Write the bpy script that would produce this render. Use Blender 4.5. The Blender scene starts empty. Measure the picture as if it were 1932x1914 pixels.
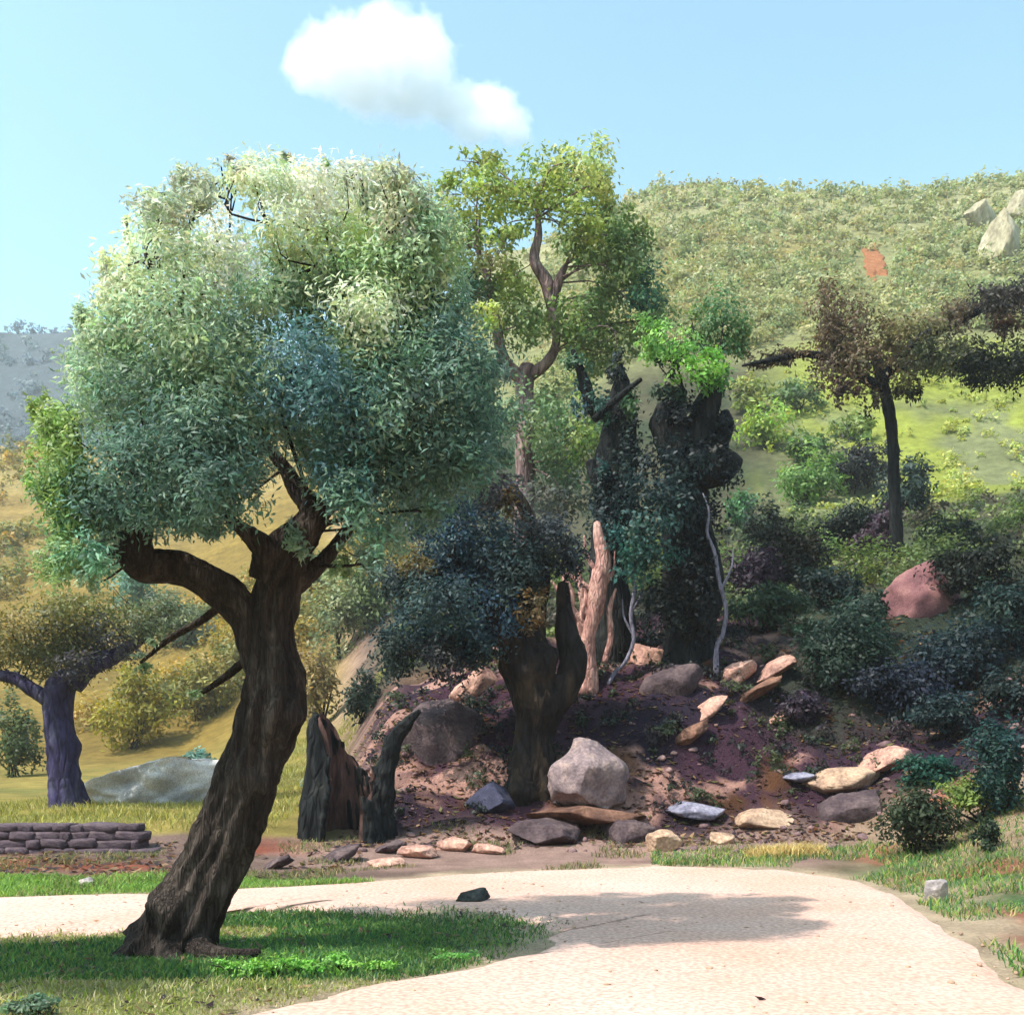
import bpy, bmesh, math, random
import numpy as np
from mathutils import Vector, Matrix

random.seed(7)
rng = np.random.default_rng(7)
S = bpy.context.scene
COL = S.collection

# ------------------------------------------------------------------ camera
F, CX, HZ, EYE = 1932.0, 966.0, 1430.0, 1.65      # focal length, centre, horizon in picture units; eye height in metres
cam_d = bpy.data.cameras.new('camera'); cam = bpy.data.objects.new('camera', cam_d); COL.objects.link(cam)
cam.location = (0, 0, EYE); cam.rotation_euler = (math.pi/2, 0, 0)
cam_d.sensor_fit = 'HORIZONTAL'; cam_d.sensor_width = 36; cam_d.lens = 36
cam_d.shift_y = (HZ - 957.0)/1932.0
cam_d.clip_start = 0.1; cam_d.clip_end = 6000
S.camera = cam

# ------------------------------------------------------------------ sky, sun, exposure
SUN_TRAVEL = Vector((0.60, 0.31, -1.0)).normalized()
to_sun = -SUN_TRAVEL
SUN_EL = math.asin(to_sun.z); SUN_AZ = math.atan2(to_sun.x, to_sun.y)
W = bpy.data.worlds.new('World'); S.world = W; W.use_nodes = True
nt = W.node_tree; nt.nodes.clear()
sky = nt.nodes.new('ShaderNodeTexSky'); sky.sky_type = 'NISHITA'; sky.sun_disc = False
sky.sun_elevation = SUN_EL; sky.sun_rotation = SUN_AZ
sky.air_density = 1.0; sky.dust_density = 1.9; sky.ozone_density = 1.0
tint = nt.nodes.new('ShaderNodeMix'); tint.data_type = 'RGBA'; tint.blend_type = 'MULTIPLY'
tint.inputs['Factor'].default_value = 1.0; tint.inputs['B'].default_value = (0.96, 1.18, 1.03, 1)
bg = nt.nodes.new('ShaderNodeBackground'); bg.inputs['Strength'].default_value = 0.15
wo = nt.nodes.new('ShaderNodeOutputWorld')
nt.links.new(sky.outputs['Color'], tint.inputs['A']); nt.links.new(tint.outputs['Result'], bg.inputs['Color'])
nt.links.new(bg.outputs['Background'], wo.inputs['Surface'])
sun_d = bpy.data.lights.new('sun', 'SUN'); sun_d.energy = 2.9; sun_d.angle = math.radians(0.6); sun_d.color = (1.0, 0.94, 0.85)
sun = bpy.data.objects.new('sun', sun_d); COL.objects.link(sun)
sun.rotation_euler = SUN_TRAVEL.to_track_quat('-Z', 'Y').to_euler(); sun.location = (-20, -8, 40)
S.view_settings.view_transform = 'Standard'; S.view_settings.look = 'None'
S.view_settings.exposure = 1.2; S.view_settings.gamma = 1.0; S.view_settings.use_curve_mapping = False
S.cycles.max_bounces = 8; S.cycles.diffuse_bounces = 3; S.cycles.transmission_bounces = 4
S.cycles.volume_bounces = 12; S.cycles.transparent_max_bounces = 8
S.cycles.use_denoising = True

# ------------------------------------------------------------------ helpers
def lin(r, g, b, k=1.0):
    f = lambda c: (c/255/12.92 if c/255 <= .04045 else ((c/255 + .055)/1.055)**2.4)
    return (f(r)*k, f(g)*k, f(b)*k)

def at(px, py, Y):
    return np.array([(px - CX)/F*Y, Y, EYE + (HZ - py)/F*Y])

def _hash(ix, iy, iz, s):
    n = (ix*374761393 + iy*668265263 + iz*2147483647 + s*974634777) & 0xffffffff
    n = ((n ^ (n >> 13))*1274126177) & 0xffffffff
    n = (n ^ (n >> 16)) & 0xffffffff
    return n.astype(np.float64)/4294967295.0

def noise(p, s=0):
    p = np.asarray(p, float); i = np.floor(p).astype(np.int64); f = p - i; f = f*f*(3 - 2*f)
    r = 0
    for a in (0, 1):
        for b in (0, 1):
            for c in (0, 1):
                w = (f[..., 0] if a else 1-f[..., 0])*(f[..., 1] if b else 1-f[..., 1])*(f[..., 2] if c else 1-f[..., 2])
                r = r + w*_hash(i[..., 0]+a, i[..., 1]+b, i[..., 2]+c, s)
    return r*2 - 1

def fbm(p, o=4, s=0, g=.5):
    p = np.asarray(p, float); r = 0; a = 1; t = 0
    for k in range(o):
        r = r + a*noise(p*(2.03**k) + 17.3*k, s + k); t += a; a *= g
    return r/t

def smooth(a, b, x):
    t = np.clip((x - a)/(b - a), 0, 1); return t*t*(3 - 2*t)

def mesh_from(name, V, Fq, smooth_sh=True, col=None):
    """V (n,3); Fq (m,k) int array with k = 3 or 4, or a list of them."""
    me = bpy.data.meshes.new(name)
    V = np.asarray(V, np.float32)
    fl = Fq if isinstance(Fq, list) else [Fq]
    fl = [np.asarray(f, np.int32) for f in fl if len(f)]
    me.vertices.add(len(V)); me.vertices.foreach_set('co', V.ravel())
    tot = np.concatenate([np.full(len(f), f.shape[1], np.int32) for f in fl])
    loops = np.concatenate([f.ravel() for f in fl])
    me.loops.add(len(loops)); me.loops.foreach_set('vertex_index', loops)
    me.polygons.add(len(tot))
    st = np.zeros(len(tot), np.int32); st[1:] = np.cumsum(tot)[:-1]
    me.polygons.foreach_set('loop_start', st)
    if smooth_sh: me.polygons.foreach_set('use_smooth', np.ones(len(tot), bool))
    if col is not None:
        a = me.color_attributes.new('col', 'FLOAT_COLOR', 'POINT')
        c = np.ones((len(V), 4), np.float32); c[:, :3] = col
        a.data.foreach_set('color', c.ravel())
    me.update(calc_edges=True)
    return me

def obj(name, me, mat=None, parent=None, loc=None):
    o = bpy.data.objects.new(name, me); COL.objects.link(o)
    if mat is not None and me is not None and not me.materials: me.materials.append(mat)
    if parent is not None: o.parent = parent
    if loc is not None: o.location = loc
    return o

def tag(o, label=None, cat=None, group=None, kind=None):
    if label: o['label'] = label
    if cat: o['category'] = cat
    if group: o['group'] = group
    if kind: o['kind'] = kind
    return o

# ------------------------------------------------------------------ materials
def nodes(m):
    m.use_nodes = True; n = m.node_tree; n.nodes.clear()
    return n, n.nodes, n.links

def mat_leaf(name, trans=.38, rough=.55):
    m = bpy.data.materials.new(name); n, N, L = nodes(m)
    at_ = N.new('ShaderNodeAttribute'); at_.attribute_name = 'col'
    p = N.new('ShaderNodeBsdfPrincipled'); p.inputs['Roughness'].default_value = rough
    p.inputs['Specular IOR Level'].default_value = .35
    t = N.new('ShaderNodeBsdfTranslucent'); mx = N.new('ShaderNodeMixShader'); mx.inputs[0].default_value = trans
    o = N.new('ShaderNodeOutputMaterial')
    hs = N.new('ShaderNodeHueSaturation'); hs.inputs['Saturation'].default_value = 1.15; hs.inputs['Value'].default_value = 1.1
    L.new(at_.outputs['Color'], p.inputs['Base Color']); L.new(at_.outputs['Color'], hs.inputs['Color'])
    L.new(hs.outputs['Color'], t.inputs['Color'])
    L.new(p.outputs[0], mx.inputs[1]); L.new(t.outputs[0], mx.inputs[2]); L.new(mx.outputs[0], o.inputs['Surface'])
    return m

def mat_ground(name):
    m = bpy.data.materials.new(name); n, N, L = nodes(m)
    at_ = N.new('ShaderNodeAttribute'); at_.attribute_name = 'col'
    g = N.new('ShaderNodeNewGeometry')
    n1 = N.new('ShaderNodeTexNoise'); n1.inputs['Scale'].default_value = 1.3; n1.inputs['Detail'].default_value = 9; n1.inputs['Roughness'].default_value = .68
    n2 = N.new('ShaderNodeTexNoise'); n2.inputs['Scale'].default_value = 22; n2.inputs['Detail'].default_value = 6; n2.inputs['Roughness'].default_value = .7
    L.new(g.outputs['Position'], n1.inputs['Vector']); L.new(g.outputs['Position'], n2.inputs['Vector'])
    r1 = N.new('ShaderNodeMapRange'); r1.inputs['From Min'].default_value = .3; r1.inputs['From Max'].default_value = .7
    r1.inputs['To Min'].default_value = .68; r1.inputs['To Max'].default_value = 1.32
    L.new(n1.outputs['Fac'], r1.inputs['Value'])
    r2 = N.new('ShaderNodeMapRange'); r2.inputs['From Min'].default_value = .3; r2.inputs['From Max'].default_value = .7
    r2.inputs['To Min'].default_value = .75; r2.inputs['To Max'].default_value = 1.25
    L.new(n2.outputs['Fac'], r2.inputs['Value'])
    n0 = N.new('ShaderNodeTexNoise'); n0.inputs['Scale'].default_value = .16; n0.inputs['Detail'].default_value = 8; n0.inputs['Roughness'].default_value = .7
    L.new(g.outputs['Position'], n0.inputs['Vector'])
    r0 = N.new('ShaderNodeMapRange'); r0.inputs['From Min'].default_value = .3; r0.inputs['From Max'].default_value = .7
    r0.inputs['To Min'].default_value = .72; r0.inputs['To Max'].default_value = 1.28; L.new(n0.outputs['Fac'], r0.inputs['Value'])
    m0 = N.new('ShaderNodeMath'); m0.operation = 'MULTIPLY'; L.new(r0.outputs[0], m0.inputs[0]); L.new(r1.outputs[0], m0.inputs[1])
    mu = N.new('ShaderNodeMath'); mu.operation = 'MULTIPLY'; L.new(m0.outputs[0], mu.inputs[0]); L.new(r2.outputs[0], mu.inputs[1])
    mc = N.new('ShaderNodeVectorMath'); mc.operation = 'SCALE'; L.new(at_.outputs['Color'], mc.inputs[0]); L.new(mu.outputs[0], mc.inputs['Scale'])
    p = N.new('ShaderNodeBsdfPrincipled'); p.inputs['Roughness'].default_value = .95; p.inputs['Specular IOR Level'].default_value = .15
    L.new(mc.outputs[0], p.inputs['Base Color'])
    b = N.new('ShaderNodeBump'); b.inputs['Strength'].default_value = .9; b.inputs['Distance'].default_value = .10
    ad = N.new('ShaderNodeMath'); ad.operation = 'ADD'; L.new(n1.outputs['Fac'], ad.inputs[0]); L.new(n2.outputs['Fac'], ad.inputs[1])
    L.new(ad.outputs[0], b.inputs['Height']); L.new(b.outputs[0], p.inputs['Normal'])
    o = N.new('ShaderNodeOutputMaterial'); L.new(p.outputs[0], o.inputs['Surface'])
    return m

def mat_noise(name, cols, scale=4, stretch=(1, 1, 1), rough=.9, bump=.5, dist=.03, fine=30):
    """procedural surface: colour ramp over a noise, with a finer noise and bump"""
    m = bpy.data.materials.new(name); n, N, L = nodes(m)
    tc = N.new('ShaderNodeTexCoord'); mp = N.new('ShaderNodeMapping'); mp.inputs['Scale'].default_value = stretch
    L.new(tc.outputs['Object'], mp.inputs['Vector'])
    n1 = N.new('ShaderNodeTexNoise'); n1.inputs['Scale'].default_value = scale; n1.inputs['Detail'].default_value = 8; n1.inputs['Roughness'].default_value = .65
    n2 = N.new('ShaderNodeTexNoise'); n2.inputs['Scale'].default_value = fine; n2.inputs['Detail'].default_value = 5
    L.new(mp.outputs[0], n1.inputs['Vector']); L.new(mp.outputs[0], n2.inputs['Vector'])
    cr = N.new('ShaderNodeValToRGB'); e = cr.color_ramp.elements
    for k, c in enumerate(cols):
        pos = .28 + .44*k/max(1, len(cols)-1)
        el = e[k] if k < 2 else e.new(pos)
        el.position = pos; el.color = (*c, 1)
    L.new(n1.outputs['Fac'], cr.inputs['Fac'])
    r2 = N.new('ShaderNodeMapRange'); r2.inputs['From Min'].default_value = .3; r2.inputs['From Max'].default_value = .7
    r2.inputs['To Min'].default_value = .7; r2.inputs['To Max'].default_value = 1.3
    L.new(n2.outputs['Fac'], r2.inputs['Value'])
    mc = N.new('ShaderNodeVectorMath'); mc.operation = 'SCALE'; L.new(cr.outputs['Color'], mc.inputs[0]); L.new(r2.outputs[0], mc.inputs['Scale'])
    p = N.new('ShaderNodeBsdfPrincipled'); p.inputs['Roughness'].default_value = rough; p.inputs['Specular IOR Level'].default_value = .2
    L.new(mc.outputs[0], p.inputs['Base Color'])
    ad = N.new('ShaderNodeMath'); ad.operation = 'ADD'; L.new(n1.outputs['Fac'], ad.inputs[0])
    hf = N.new('ShaderNodeMath'); hf.operation = 'MULTIPLY'; hf.inputs[1].default_value = .4; L.new(n2.outputs['Fac'], hf.inputs[0]); L.new(hf.outputs[0], ad.inputs[1])
    b = N.new('ShaderNodeBump'); b.inputs['Strength'].default_value = bump; b.inputs['Distance'].default_value = dist
    L.new(ad.outputs[0], b.inputs['Height']); L.new(b.outputs[0], p.inputs['Normal'])
    o = N.new('ShaderNodeOutputMaterial'); L.new(p.outputs[0], o.inputs['Surface'])
    return m

def mat_bark(name, cols, scale=5, z=.22, crack=9, fine=26, depth=.05):
    """furrowed bark: noise ramp darkened along stretched voronoi cracks"""
    m = mat_noise(name, cols, scale, (1, 1, z), .95, .9, depth, fine); N, L = m.node_tree.nodes, m.node_tree.links
    p = next(n for n in N if n.type == 'BSDF_PRINCIPLED'); mp = next(n for n in N if n.type == 'MAPPING'); bp = next(n for n in N if n.type == 'BUMP')
    wn = N.new('ShaderNodeTexNoise'); wn.inputs['Scale'].default_value = crack*.6; L.new(mp.outputs[0], wn.inputs['Vector'])
    ws = N.new('ShaderNodeVectorMath'); ws.operation = 'MULTIPLY_ADD'; ws.inputs[1].default_value = (.34, .34, .34); L.new(wn.outputs['Color'], ws.inputs[0]); L.new(mp.outputs[0], ws.inputs[2])
    v = N.new('ShaderNodeTexVoronoi'); v.feature = 'DISTANCE_TO_EDGE'; v.inputs['Scale'].default_value = crack; L.new(ws.outputs[0], v.inputs['Vector'])
    r = N.new('ShaderNodeMapRange'); r.inputs['From Max'].default_value = .22; r.inputs['To Min'].default_value = .62; r.inputs['To Max'].default_value = 1.08; L.new(v.outputs['Distance'], r.inputs['Value'])
    src = p.inputs['Base Color'].links[0].from_socket
    sc = N.new('ShaderNodeVectorMath'); sc.operation = 'SCALE'; L.new(src, sc.inputs[0]); L.new(r.outputs[0], sc.inputs['Scale']); L.new(sc.outputs[0], p.inputs['Base Color'])
    hs = bp.inputs['Height'].links[0].from_socket; ad = N.new('ShaderNodeMath'); ad.operation = 'ADD'; L.new(hs, ad.inputs[0]); L.new(r.outputs[0], ad.inputs[1]); L.new(ad.outputs[0], bp.inputs['Height'])
    return m
M_LEAF = mat_leaf('leaf')
M_GRASS = mat_leaf('grass_blade', .35, .6)
M_GROUND = mat_ground('earth_and_turf')
M_BARK_A = mat_bark('bark_olive', [lin(34, 28, 27), lin(58, 49, 45), lin(98, 87, 80)], 5, .12, 17, 34, .03)
M_BARK_D = mat_bark('bark_dark', [lin(15, 17, 19), lin(29, 31, 33), lin(52, 52, 50)], 3, .25, 6, 16, .06)
M_BARK_E = mat_bark('bark_brown', [lin(20, 18, 20), lin(38, 32, 31), lin(72, 58, 42)], 2.5, .3, 5, 14, .06)
M_BARK_B = mat_bark('bark_mauve', [lin(90, 74, 78), lin(130, 108, 110), lin(172, 150, 144)], 3, .3, 5, 14, .05)
M_BARK_F = mat_bark('bark_violet', [lin(38, 33, 60), lin(58, 52, 84), lin(88, 86, 106)], 3, .3, 5, 14, .05)
M_BARK_PALE = mat_bark('bark_pale', [lin(136, 94, 92), lin(190, 142, 132), lin(214, 172, 158)], 5, .3, 9, 20, .03)  # sunlit pink of the bare branches put into the bark colour
M_BARK_LILAC = mat_bark('bark_lilac', [lin(104, 100, 116), lin(138, 132, 148)], 5, .3, 9, 20, .02)
M_ROAD = mat_noise('lane_dust', [lin(186, 142, 122), lin(192, 158, 144), lin(196, 172, 162)], .22, (1, 1, 1), .95, .22, .01, 24)
M_ROCK_PALE = mat_noise('rock_pale', [lin(104, 96, 100), lin(158, 148, 148), lin(192, 176, 160)], 3.2, (1, 1, 1), .9, .8, .06, 18)
M_ROCK_PINK = mat_noise('rock_pink', [lin(100, 72, 70), lin(176, 134, 120), lin(206, 166, 148)], 2.4, (1, 1, 1), .9, .8, .06, 18)  # pink tone also carries sunlight painted onto the bank rocks
M_ROCK_DARK = mat_noise('rock_dark', [lin(48, 38, 42), lin(78, 64, 68), lin(110, 92, 90)], 2.4, (1, 1, 1), .9, .8, .06, 18)
M_ROCK_RUST = mat_noise('rock_rust', [lin(66, 46, 42), lin(104, 74, 62), lin(144, 106, 88)], 2.4, (1, 1, 1), .9, .8, .06, 18)
M_ROCK_LILAC = mat_noise('rock_lilac', [lin(80, 76, 90), lin(122, 118, 136), lin(156, 150, 164)], 2.4, (1, 1, 1), .9, .7, .05, 18)
M_ROCK_CREAM = mat_noise('rock_cream', [lin(112, 88, 78), lin(170, 140, 118), lin(194, 166, 142)], 2.4, (1, 1, 1), .9, .8, .05, 18)
M_ROCK_FAR = mat_noise('rock_far', [lin(120, 112, 94), lin(156, 146, 122), lin(176, 168, 148)], .5, (1, 1, .4), .95, .8, .3, 3)
M_WALL = mat_noise('wall_stone', [lin(62, 50, 60), lin(88, 74, 82), lin(112, 98, 100)], 4, (1, 1, 1), .95, .8, .03, 22)
M_SCAR = mat_noise('red_earth', [lin(110, 76, 52), lin(140, 88, 56), lin(150, 110, 80)], .8, (1, 1, 1), .95, .5, .1, 6)

# ------------------------------------------------------------------ terrain
# profiles: at a bearing (picture column) a list of (distance, height)
PROF = {
    -1500: [(0, 0), (17, 0), (18.4, .05), (18.9, .46), (32, .6), (60, 1.5), (100, 15), (170, 46), (230, 56), (300, 62), (500, 190), (620, 150), (1500, 120)],
    0:     [(0, 0), (17, 0), (18.4, .05), (18.9, .46), (32, .5), (60, 1.2), (100, 15), (180, 56), (215, 58), (300, 62), (500, 214), (620, 170), (1500, 120)],
    200:   [(0, 0), (17, 0), (18.4, .05), (18.9, .46), (32, .5), (60, 1.4), (100, 16), (180, 57), (215, 60), (300, 70), (500, 214), (620, 170), (1500, 120)],
    330:   [(0, 0), (17, 0), (18.4, .10), (18.9, .42), (32, .5), (60, 1.8), (100, 18), (180, 58), (215, 62), (300, 80), (500, 180), (620, 160), (1500, 120)],
    600:   [(0, 0), (17, 0), (18.4, .12), (20, .40), (27, .8), (60, 5), (100, 22), (180, 64), (215, 70), (300, 74), (500, 110), (620, 110), (1500, 110)],
    760:   [(0, 0), (17, 0), (19.3, .15), (21.5, 1.5), (26, 3.2), (60, 9), (100, 28), (170, 74), (210, 80), (300, 78), (500, 90), (620, 90), (1500, 90)],
    966:   [(0, 0), (17, 0), (19.5, .18), (21.3, 1.9), (23.5, 3.4), (26.5, 4.2), (60, 14), (100, 38), (165, 84), (205, 88), (300, 80), (500, 90), (620, 90), (1500, 90)],
    1250:  [(0, 0), (17, 0), (19.7, .22), (21.5, 2.1), (23.5, 3.8), (26.5, 4.8), (60, 15.5), (76, 27), (160, 91), (200, 92), (300, 84), (500, 90), (620, 90), (1500, 90)],
    1600:  [(0, 0), (15, 0), (18.9, .22), (21.5, 1.9), (23.5, 3.6), (26.5, 4.9), (60, 16.5), (76, 29), (160, 91), (200, 92), (300, 84), (500, 90), (620, 90), (1500, 90)],
    1750:  [(0, 0), (12, 0), (16.0, .20), (21.5, 1.9), (26.5, 5.4), (60, 17), (76, 29.5), (160, 91), (200, 92), (300, 84), (500, 90), (620, 90), (1500, 90)],
    1932:  [(0, 0), (8, 0), (13.0, .20), (19.5, 1.9), (26.5, 6.2), (60, 17.5), (76, 30), (160, 92.5), (200, 93), (300, 84), (500, 90), (620, 90), (1500, 90)],
    4500:  [(0, 0), (7, 0), (12.0, .30), (19.5, 2.4), (26.5, 6.8), (60, 18), (76, 30), (160, 90), (200, 92), (300, 84), (500, 90), (620, 90), (1500, 90)],
}
_pk = sorted(PROF); _ld = np.linspace(0, math.log(1501), 700)
_tab = np.array([np.interp(np.exp(_ld) - 1, [a for a, b in PROF[k]], [b for a, b in PROF[k]]) for k in _pk])
_tab = np.array([np.convolve(np.pad(r, 4, 'edge'), np.ones(9)/9, 'valid') for r in _tab])

def bearing(x, y):
    yy = np.maximum(y, 1e-3)
    return np.clip(np.where(y > 0, CX + F*x/yy, np.where(x < 0, -1500, 4500)), -1500, 4500)

def depth(x, y):
    r = np.hypot(x, y)
    return np.maximum(y, r*.55)

def height(x, y):
    x = np.asarray(x, float); y = np.asarray(y, float)
    b = bearing(x, y); d = np.clip(depth(x, y), 0, 1499)
    fi = np.interp(b, _pk, np.arange(len(_pk))); i0 = np.clip(np.floor(fi).astype(int), 0, len(_pk)-2); t = fi - i0
    t = t*t*(3 - 2*t)
    q = np.log(d + 1)/_ld[-1]*(len(_ld)-1); j0 = np.clip(np.floor(q).astype(int), 0, len(_ld)-2); u = q - j0
    g = lambda i: _tab[i, j0]*(1-u) + _tab[i, j0+1]*u
    z = g(i0)*(1-t) + g(i0+1)*t
    p = np.stack([x, y, 0*x], -1)
    bank = smooth(18.5, 21, d)*(1 - smooth(30, 45, d))*smooth(640, 800, b)
    z = z + bank*(.42*fbm(p*.55, 4, 3) + .45*(.35 - np.abs(fbm(p*np.array([.7, 1.3, 1]) + 5, 4, 13))) + .14*fbm(p*2.4, 3, 9))
    z = z + smooth(12.5, 16, d)*.06*fbm(p*.9, 3, 5)
    z = z + smooth(40, 90, d)*1.6*fbm(p*.07, 4, 11) + smooth(120, 300, d)*4*fbm(p*.03, 4, 21)
    return z

def zone_colour(x, y):
    b = bearing(x, y); d = depth(x, y)
    p = np.stack([x, y, 0*x], -1)
    n1 = fbm(p*.35, 4, 31); n2 = fbm(p*.9, 4, 41); n3 = fbm(p*.05, 4, 51); n4 = fbm(p*.02, 4, 61)
    c = np.zeros(x.shape + (3,)); c[...] = lin(150, 158, 84, .62)
    def mix(col, w, k=1.0):
        nonlocal c
        w = np.clip(w, 0, 1)[..., None]; c = c*(1-w) + np.array(lin(*col, k))*w
    k = .62
    # verge under the tree
    mix((176, 172, 112), smooth(-.1, .45, n2), k)
    mix((92, 128, 74), smooth(.1, .5, n1), k)
    # beyond the lane
    far = smooth(12.4, 13.2, d + n2*.5)
    mix((146, 172, 92), far, k)
    mix((150, 122, 112), smooth(13.6, 14.8, d + n2*.9 + (b > 620)*1.5), k)
    mix((170, 96, 74), smooth(14.2, 15.4, d + n2*.9)*smooth(.0, .3, n1)*(b < 640), k)
    mix((190, 154, 142), smooth(14.2, 16, d + n2*.9)*smooth(480, 640, b), k*1.05)
    # right-hand verge
    rv = smooth(1480, 1700, b)*smooth(7, 8, d)
    mix((190, 160, 134), rv, k); mix((104, 138, 84), rv*smooth(-.05, .3, n1 + .2*n2), k); mix((196, 128, 104), rv*smooth(.2, .45, n2), k)
    # bank of purple-brown earth with canopy shade and pink sunlit patches put into the colour
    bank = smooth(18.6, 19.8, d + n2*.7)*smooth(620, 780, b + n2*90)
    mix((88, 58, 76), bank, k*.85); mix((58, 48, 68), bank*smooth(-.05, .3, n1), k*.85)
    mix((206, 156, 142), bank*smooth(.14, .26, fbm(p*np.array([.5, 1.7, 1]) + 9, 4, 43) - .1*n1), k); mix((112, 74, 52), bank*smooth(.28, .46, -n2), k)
    mix((64, 72, 58), bank*smooth(1380, 1560, b + n1*120)*smooth(21.0, 22.5, d + n2), k)
    # slope above the bank
    mix((96, 92, 70), smooth(26, 33, d + n1*2)*smooth(640, 760, b), k)
    mix((74, 84, 60), smooth(26, 30, d)*smooth(640, 760, b)*smooth(0, .4, n1), k)
    # left terrace and fields
    lf = 1 - smooth(560, 700, b)
    mix((178, 158, 86), smooth(18.5, 19, d)*lf, k); mix((152, 146, 80), smooth(18.5, 19, d)*lf*smooth(0, .4, n1), k)
    mix((158, 132, 66), smooth(40, 65, d + n3*10)*lf, k); mix((164, 138, 80), smooth(105, 130, d + n3*18)*(1 - smooth(700, 800, b)), k)
    mix((178, 156, 100), smooth(110, 140, d)*smooth(.0, .3, n3)*lf, k)
    # meadow on the right
    md = smooth(52, 57, d + n3*5)*(1 - smooth(84, 92, d + n3*8))*smooth(1380, 1560, b)
    mix((158, 162, 114), md, k*.85)
    mix((184, 192, 88), md*np.maximum(smooth(70, 73, d + n3*4), smooth(.18, .3, fbm(p*.16, 3, 77))), k*.85)
    # hillside
    hs = smooth(78, 90, d + n3*8)*smooth(640, 760, b)
    mix((156, 156, 108), hs, k); mix((160, 148, 96), hs*smooth(.0, .35, n3)*(1 - smooth(1500, 1700, b)), k)
    mix((178, 172, 128), smooth(120, 150, d)*hs*smooth(-.1, .3, n4 + .3*n3), k)
    # far hill, distance haze put into its blue-grey colour
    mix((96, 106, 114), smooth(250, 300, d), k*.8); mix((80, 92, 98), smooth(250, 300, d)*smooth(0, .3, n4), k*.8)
    return c

# lane: a dusty sheet laid 15 mm over the ground
def gp(px, py):
    Y = EYE*F/(py - HZ); return ((px - CX)/F*Y, Y)
far_edge = [(-14, 11.6), (-9, 12.0)] + [gp(*q) for q in [(0, 1692), (300, 1684), (600, 1670), (1000, 1643), (1300, 1638), (1500, 1642), (1620, 1660), (1700, 1686), (1800, 1742), (1880, 1810), (1932, 1856)]] + [(3.9, 6.4), (4.1, 4.0), (4.2, -6)]
near_edge = [(-14, 9.2), (-9, 9.3)] + [gp(*q) for q in [(0, 1772), (200, 1766), (330, 1745), (450, 1722), (650, 1722), (800, 1722), (940, 1728), (1005, 1760), (980, 1800), (860, 1832), (680, 1862), (470, 1900)]] + [(-2.1, 5.6), (-2.3, 3.0), (-2.4, -6)]
def resample(pts, n):
    p = np.array(pts); s = np.r_[0, np.cumsum(np.hypot(*np.diff(p, axis=0).T))]
    t = np.linspace(0, s[-1], n); q = np.stack([np.interp(t, s, p[:, k]) for k in (0, 1)], -1)
    w = np.ones(5)/5
    return np.stack([np.convolve(np.pad(q[:, k], 2, 'edge'), w, 'valid') for k in (0, 1)], -1)
fe = resample(far_edge, 260); ne = resample(near_edge, 260)
def in_lane(x, y):
    """point-in-polygon for the lane outline"""
    poly = np.vstack([fe, ne[::-1]]); x = np.asarray(x); y = np.asarray(y); ins = np.zeros(x.shape, bool)
    x1, y1 = poly[-1]
    for x2, y2 in poly:
        c = ((y1 > y) != (y2 > y))
        with np.errstate(divide='ignore', invalid='ignore'):
            ins ^= c & (x < (x2-x1)*(y-y1)/(y2-y1 + 1e-12) + x1)
        x1, y1 = x2, y2
    return ins
def build_ground():
    az_f = np.radians(np.linspace(-58, 58, 400)); az_b = np.radians(np.linspace(60, 300, 60))
    az = np.concatenate([az_f, az_b]); r = np.concatenate([np.exp(np.linspace(math.log(.5), math.log(6), 16))[:-1], np.exp(np.linspace(math.log(6), math.log(34), 330))[:-1], np.exp(np.linspace(math.log(34), math.log(1600), 200))])
    A, R = np.meshgrid(az, r); x = R*np.sin(A); y = R*np.cos(A)
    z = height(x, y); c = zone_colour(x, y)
    near = (R < 22) & (np.abs(A) < 1.1); q = np.stack([x[near], y[near]], -1); E = np.vstack([fe, ne]); dist = np.empty(len(q))
    for k0 in range(0, len(q), 4000): dist[k0:k0+4000] = np.sqrt(((q[k0:k0+4000, None] - E[None])**2).sum(-1)).min(1)
    dist[in_lane(q[:, 0], q[:, 1])] = 0
    q3 = np.c_[q, 0*q[:, 0]]; w = (1 - smooth(.0, .75, dist + .55*fbm(q3*1.3, 4, 23)))*.9
    c[near] = c[near]*(1 - w[:, None]) + np.array(lin(196, 172, 146))*.92*w[:, None]
    n, m = x.shape
    V = np.stack([x, y, z], -1).reshape(-1, 3); i = np.arange(n*m).reshape(n, m)
    j = np.roll(i, -1, 1)
    Fq = np.stack([i[:-1], j[:-1], j[1:], i[1:]], -1).reshape(-1, 4)[:, ::-1]
    ctr = len(V); V = np.vstack([V, [[0, 0, 0]]]); c2 = np.vstack([c.reshape(-1, 3), c[0, :1]])
    tri = np.stack([i[0], j[0], np.full(m, ctr)], -1)[:, ::-1]
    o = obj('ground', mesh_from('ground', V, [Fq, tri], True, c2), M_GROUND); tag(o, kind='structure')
build_ground()

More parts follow.
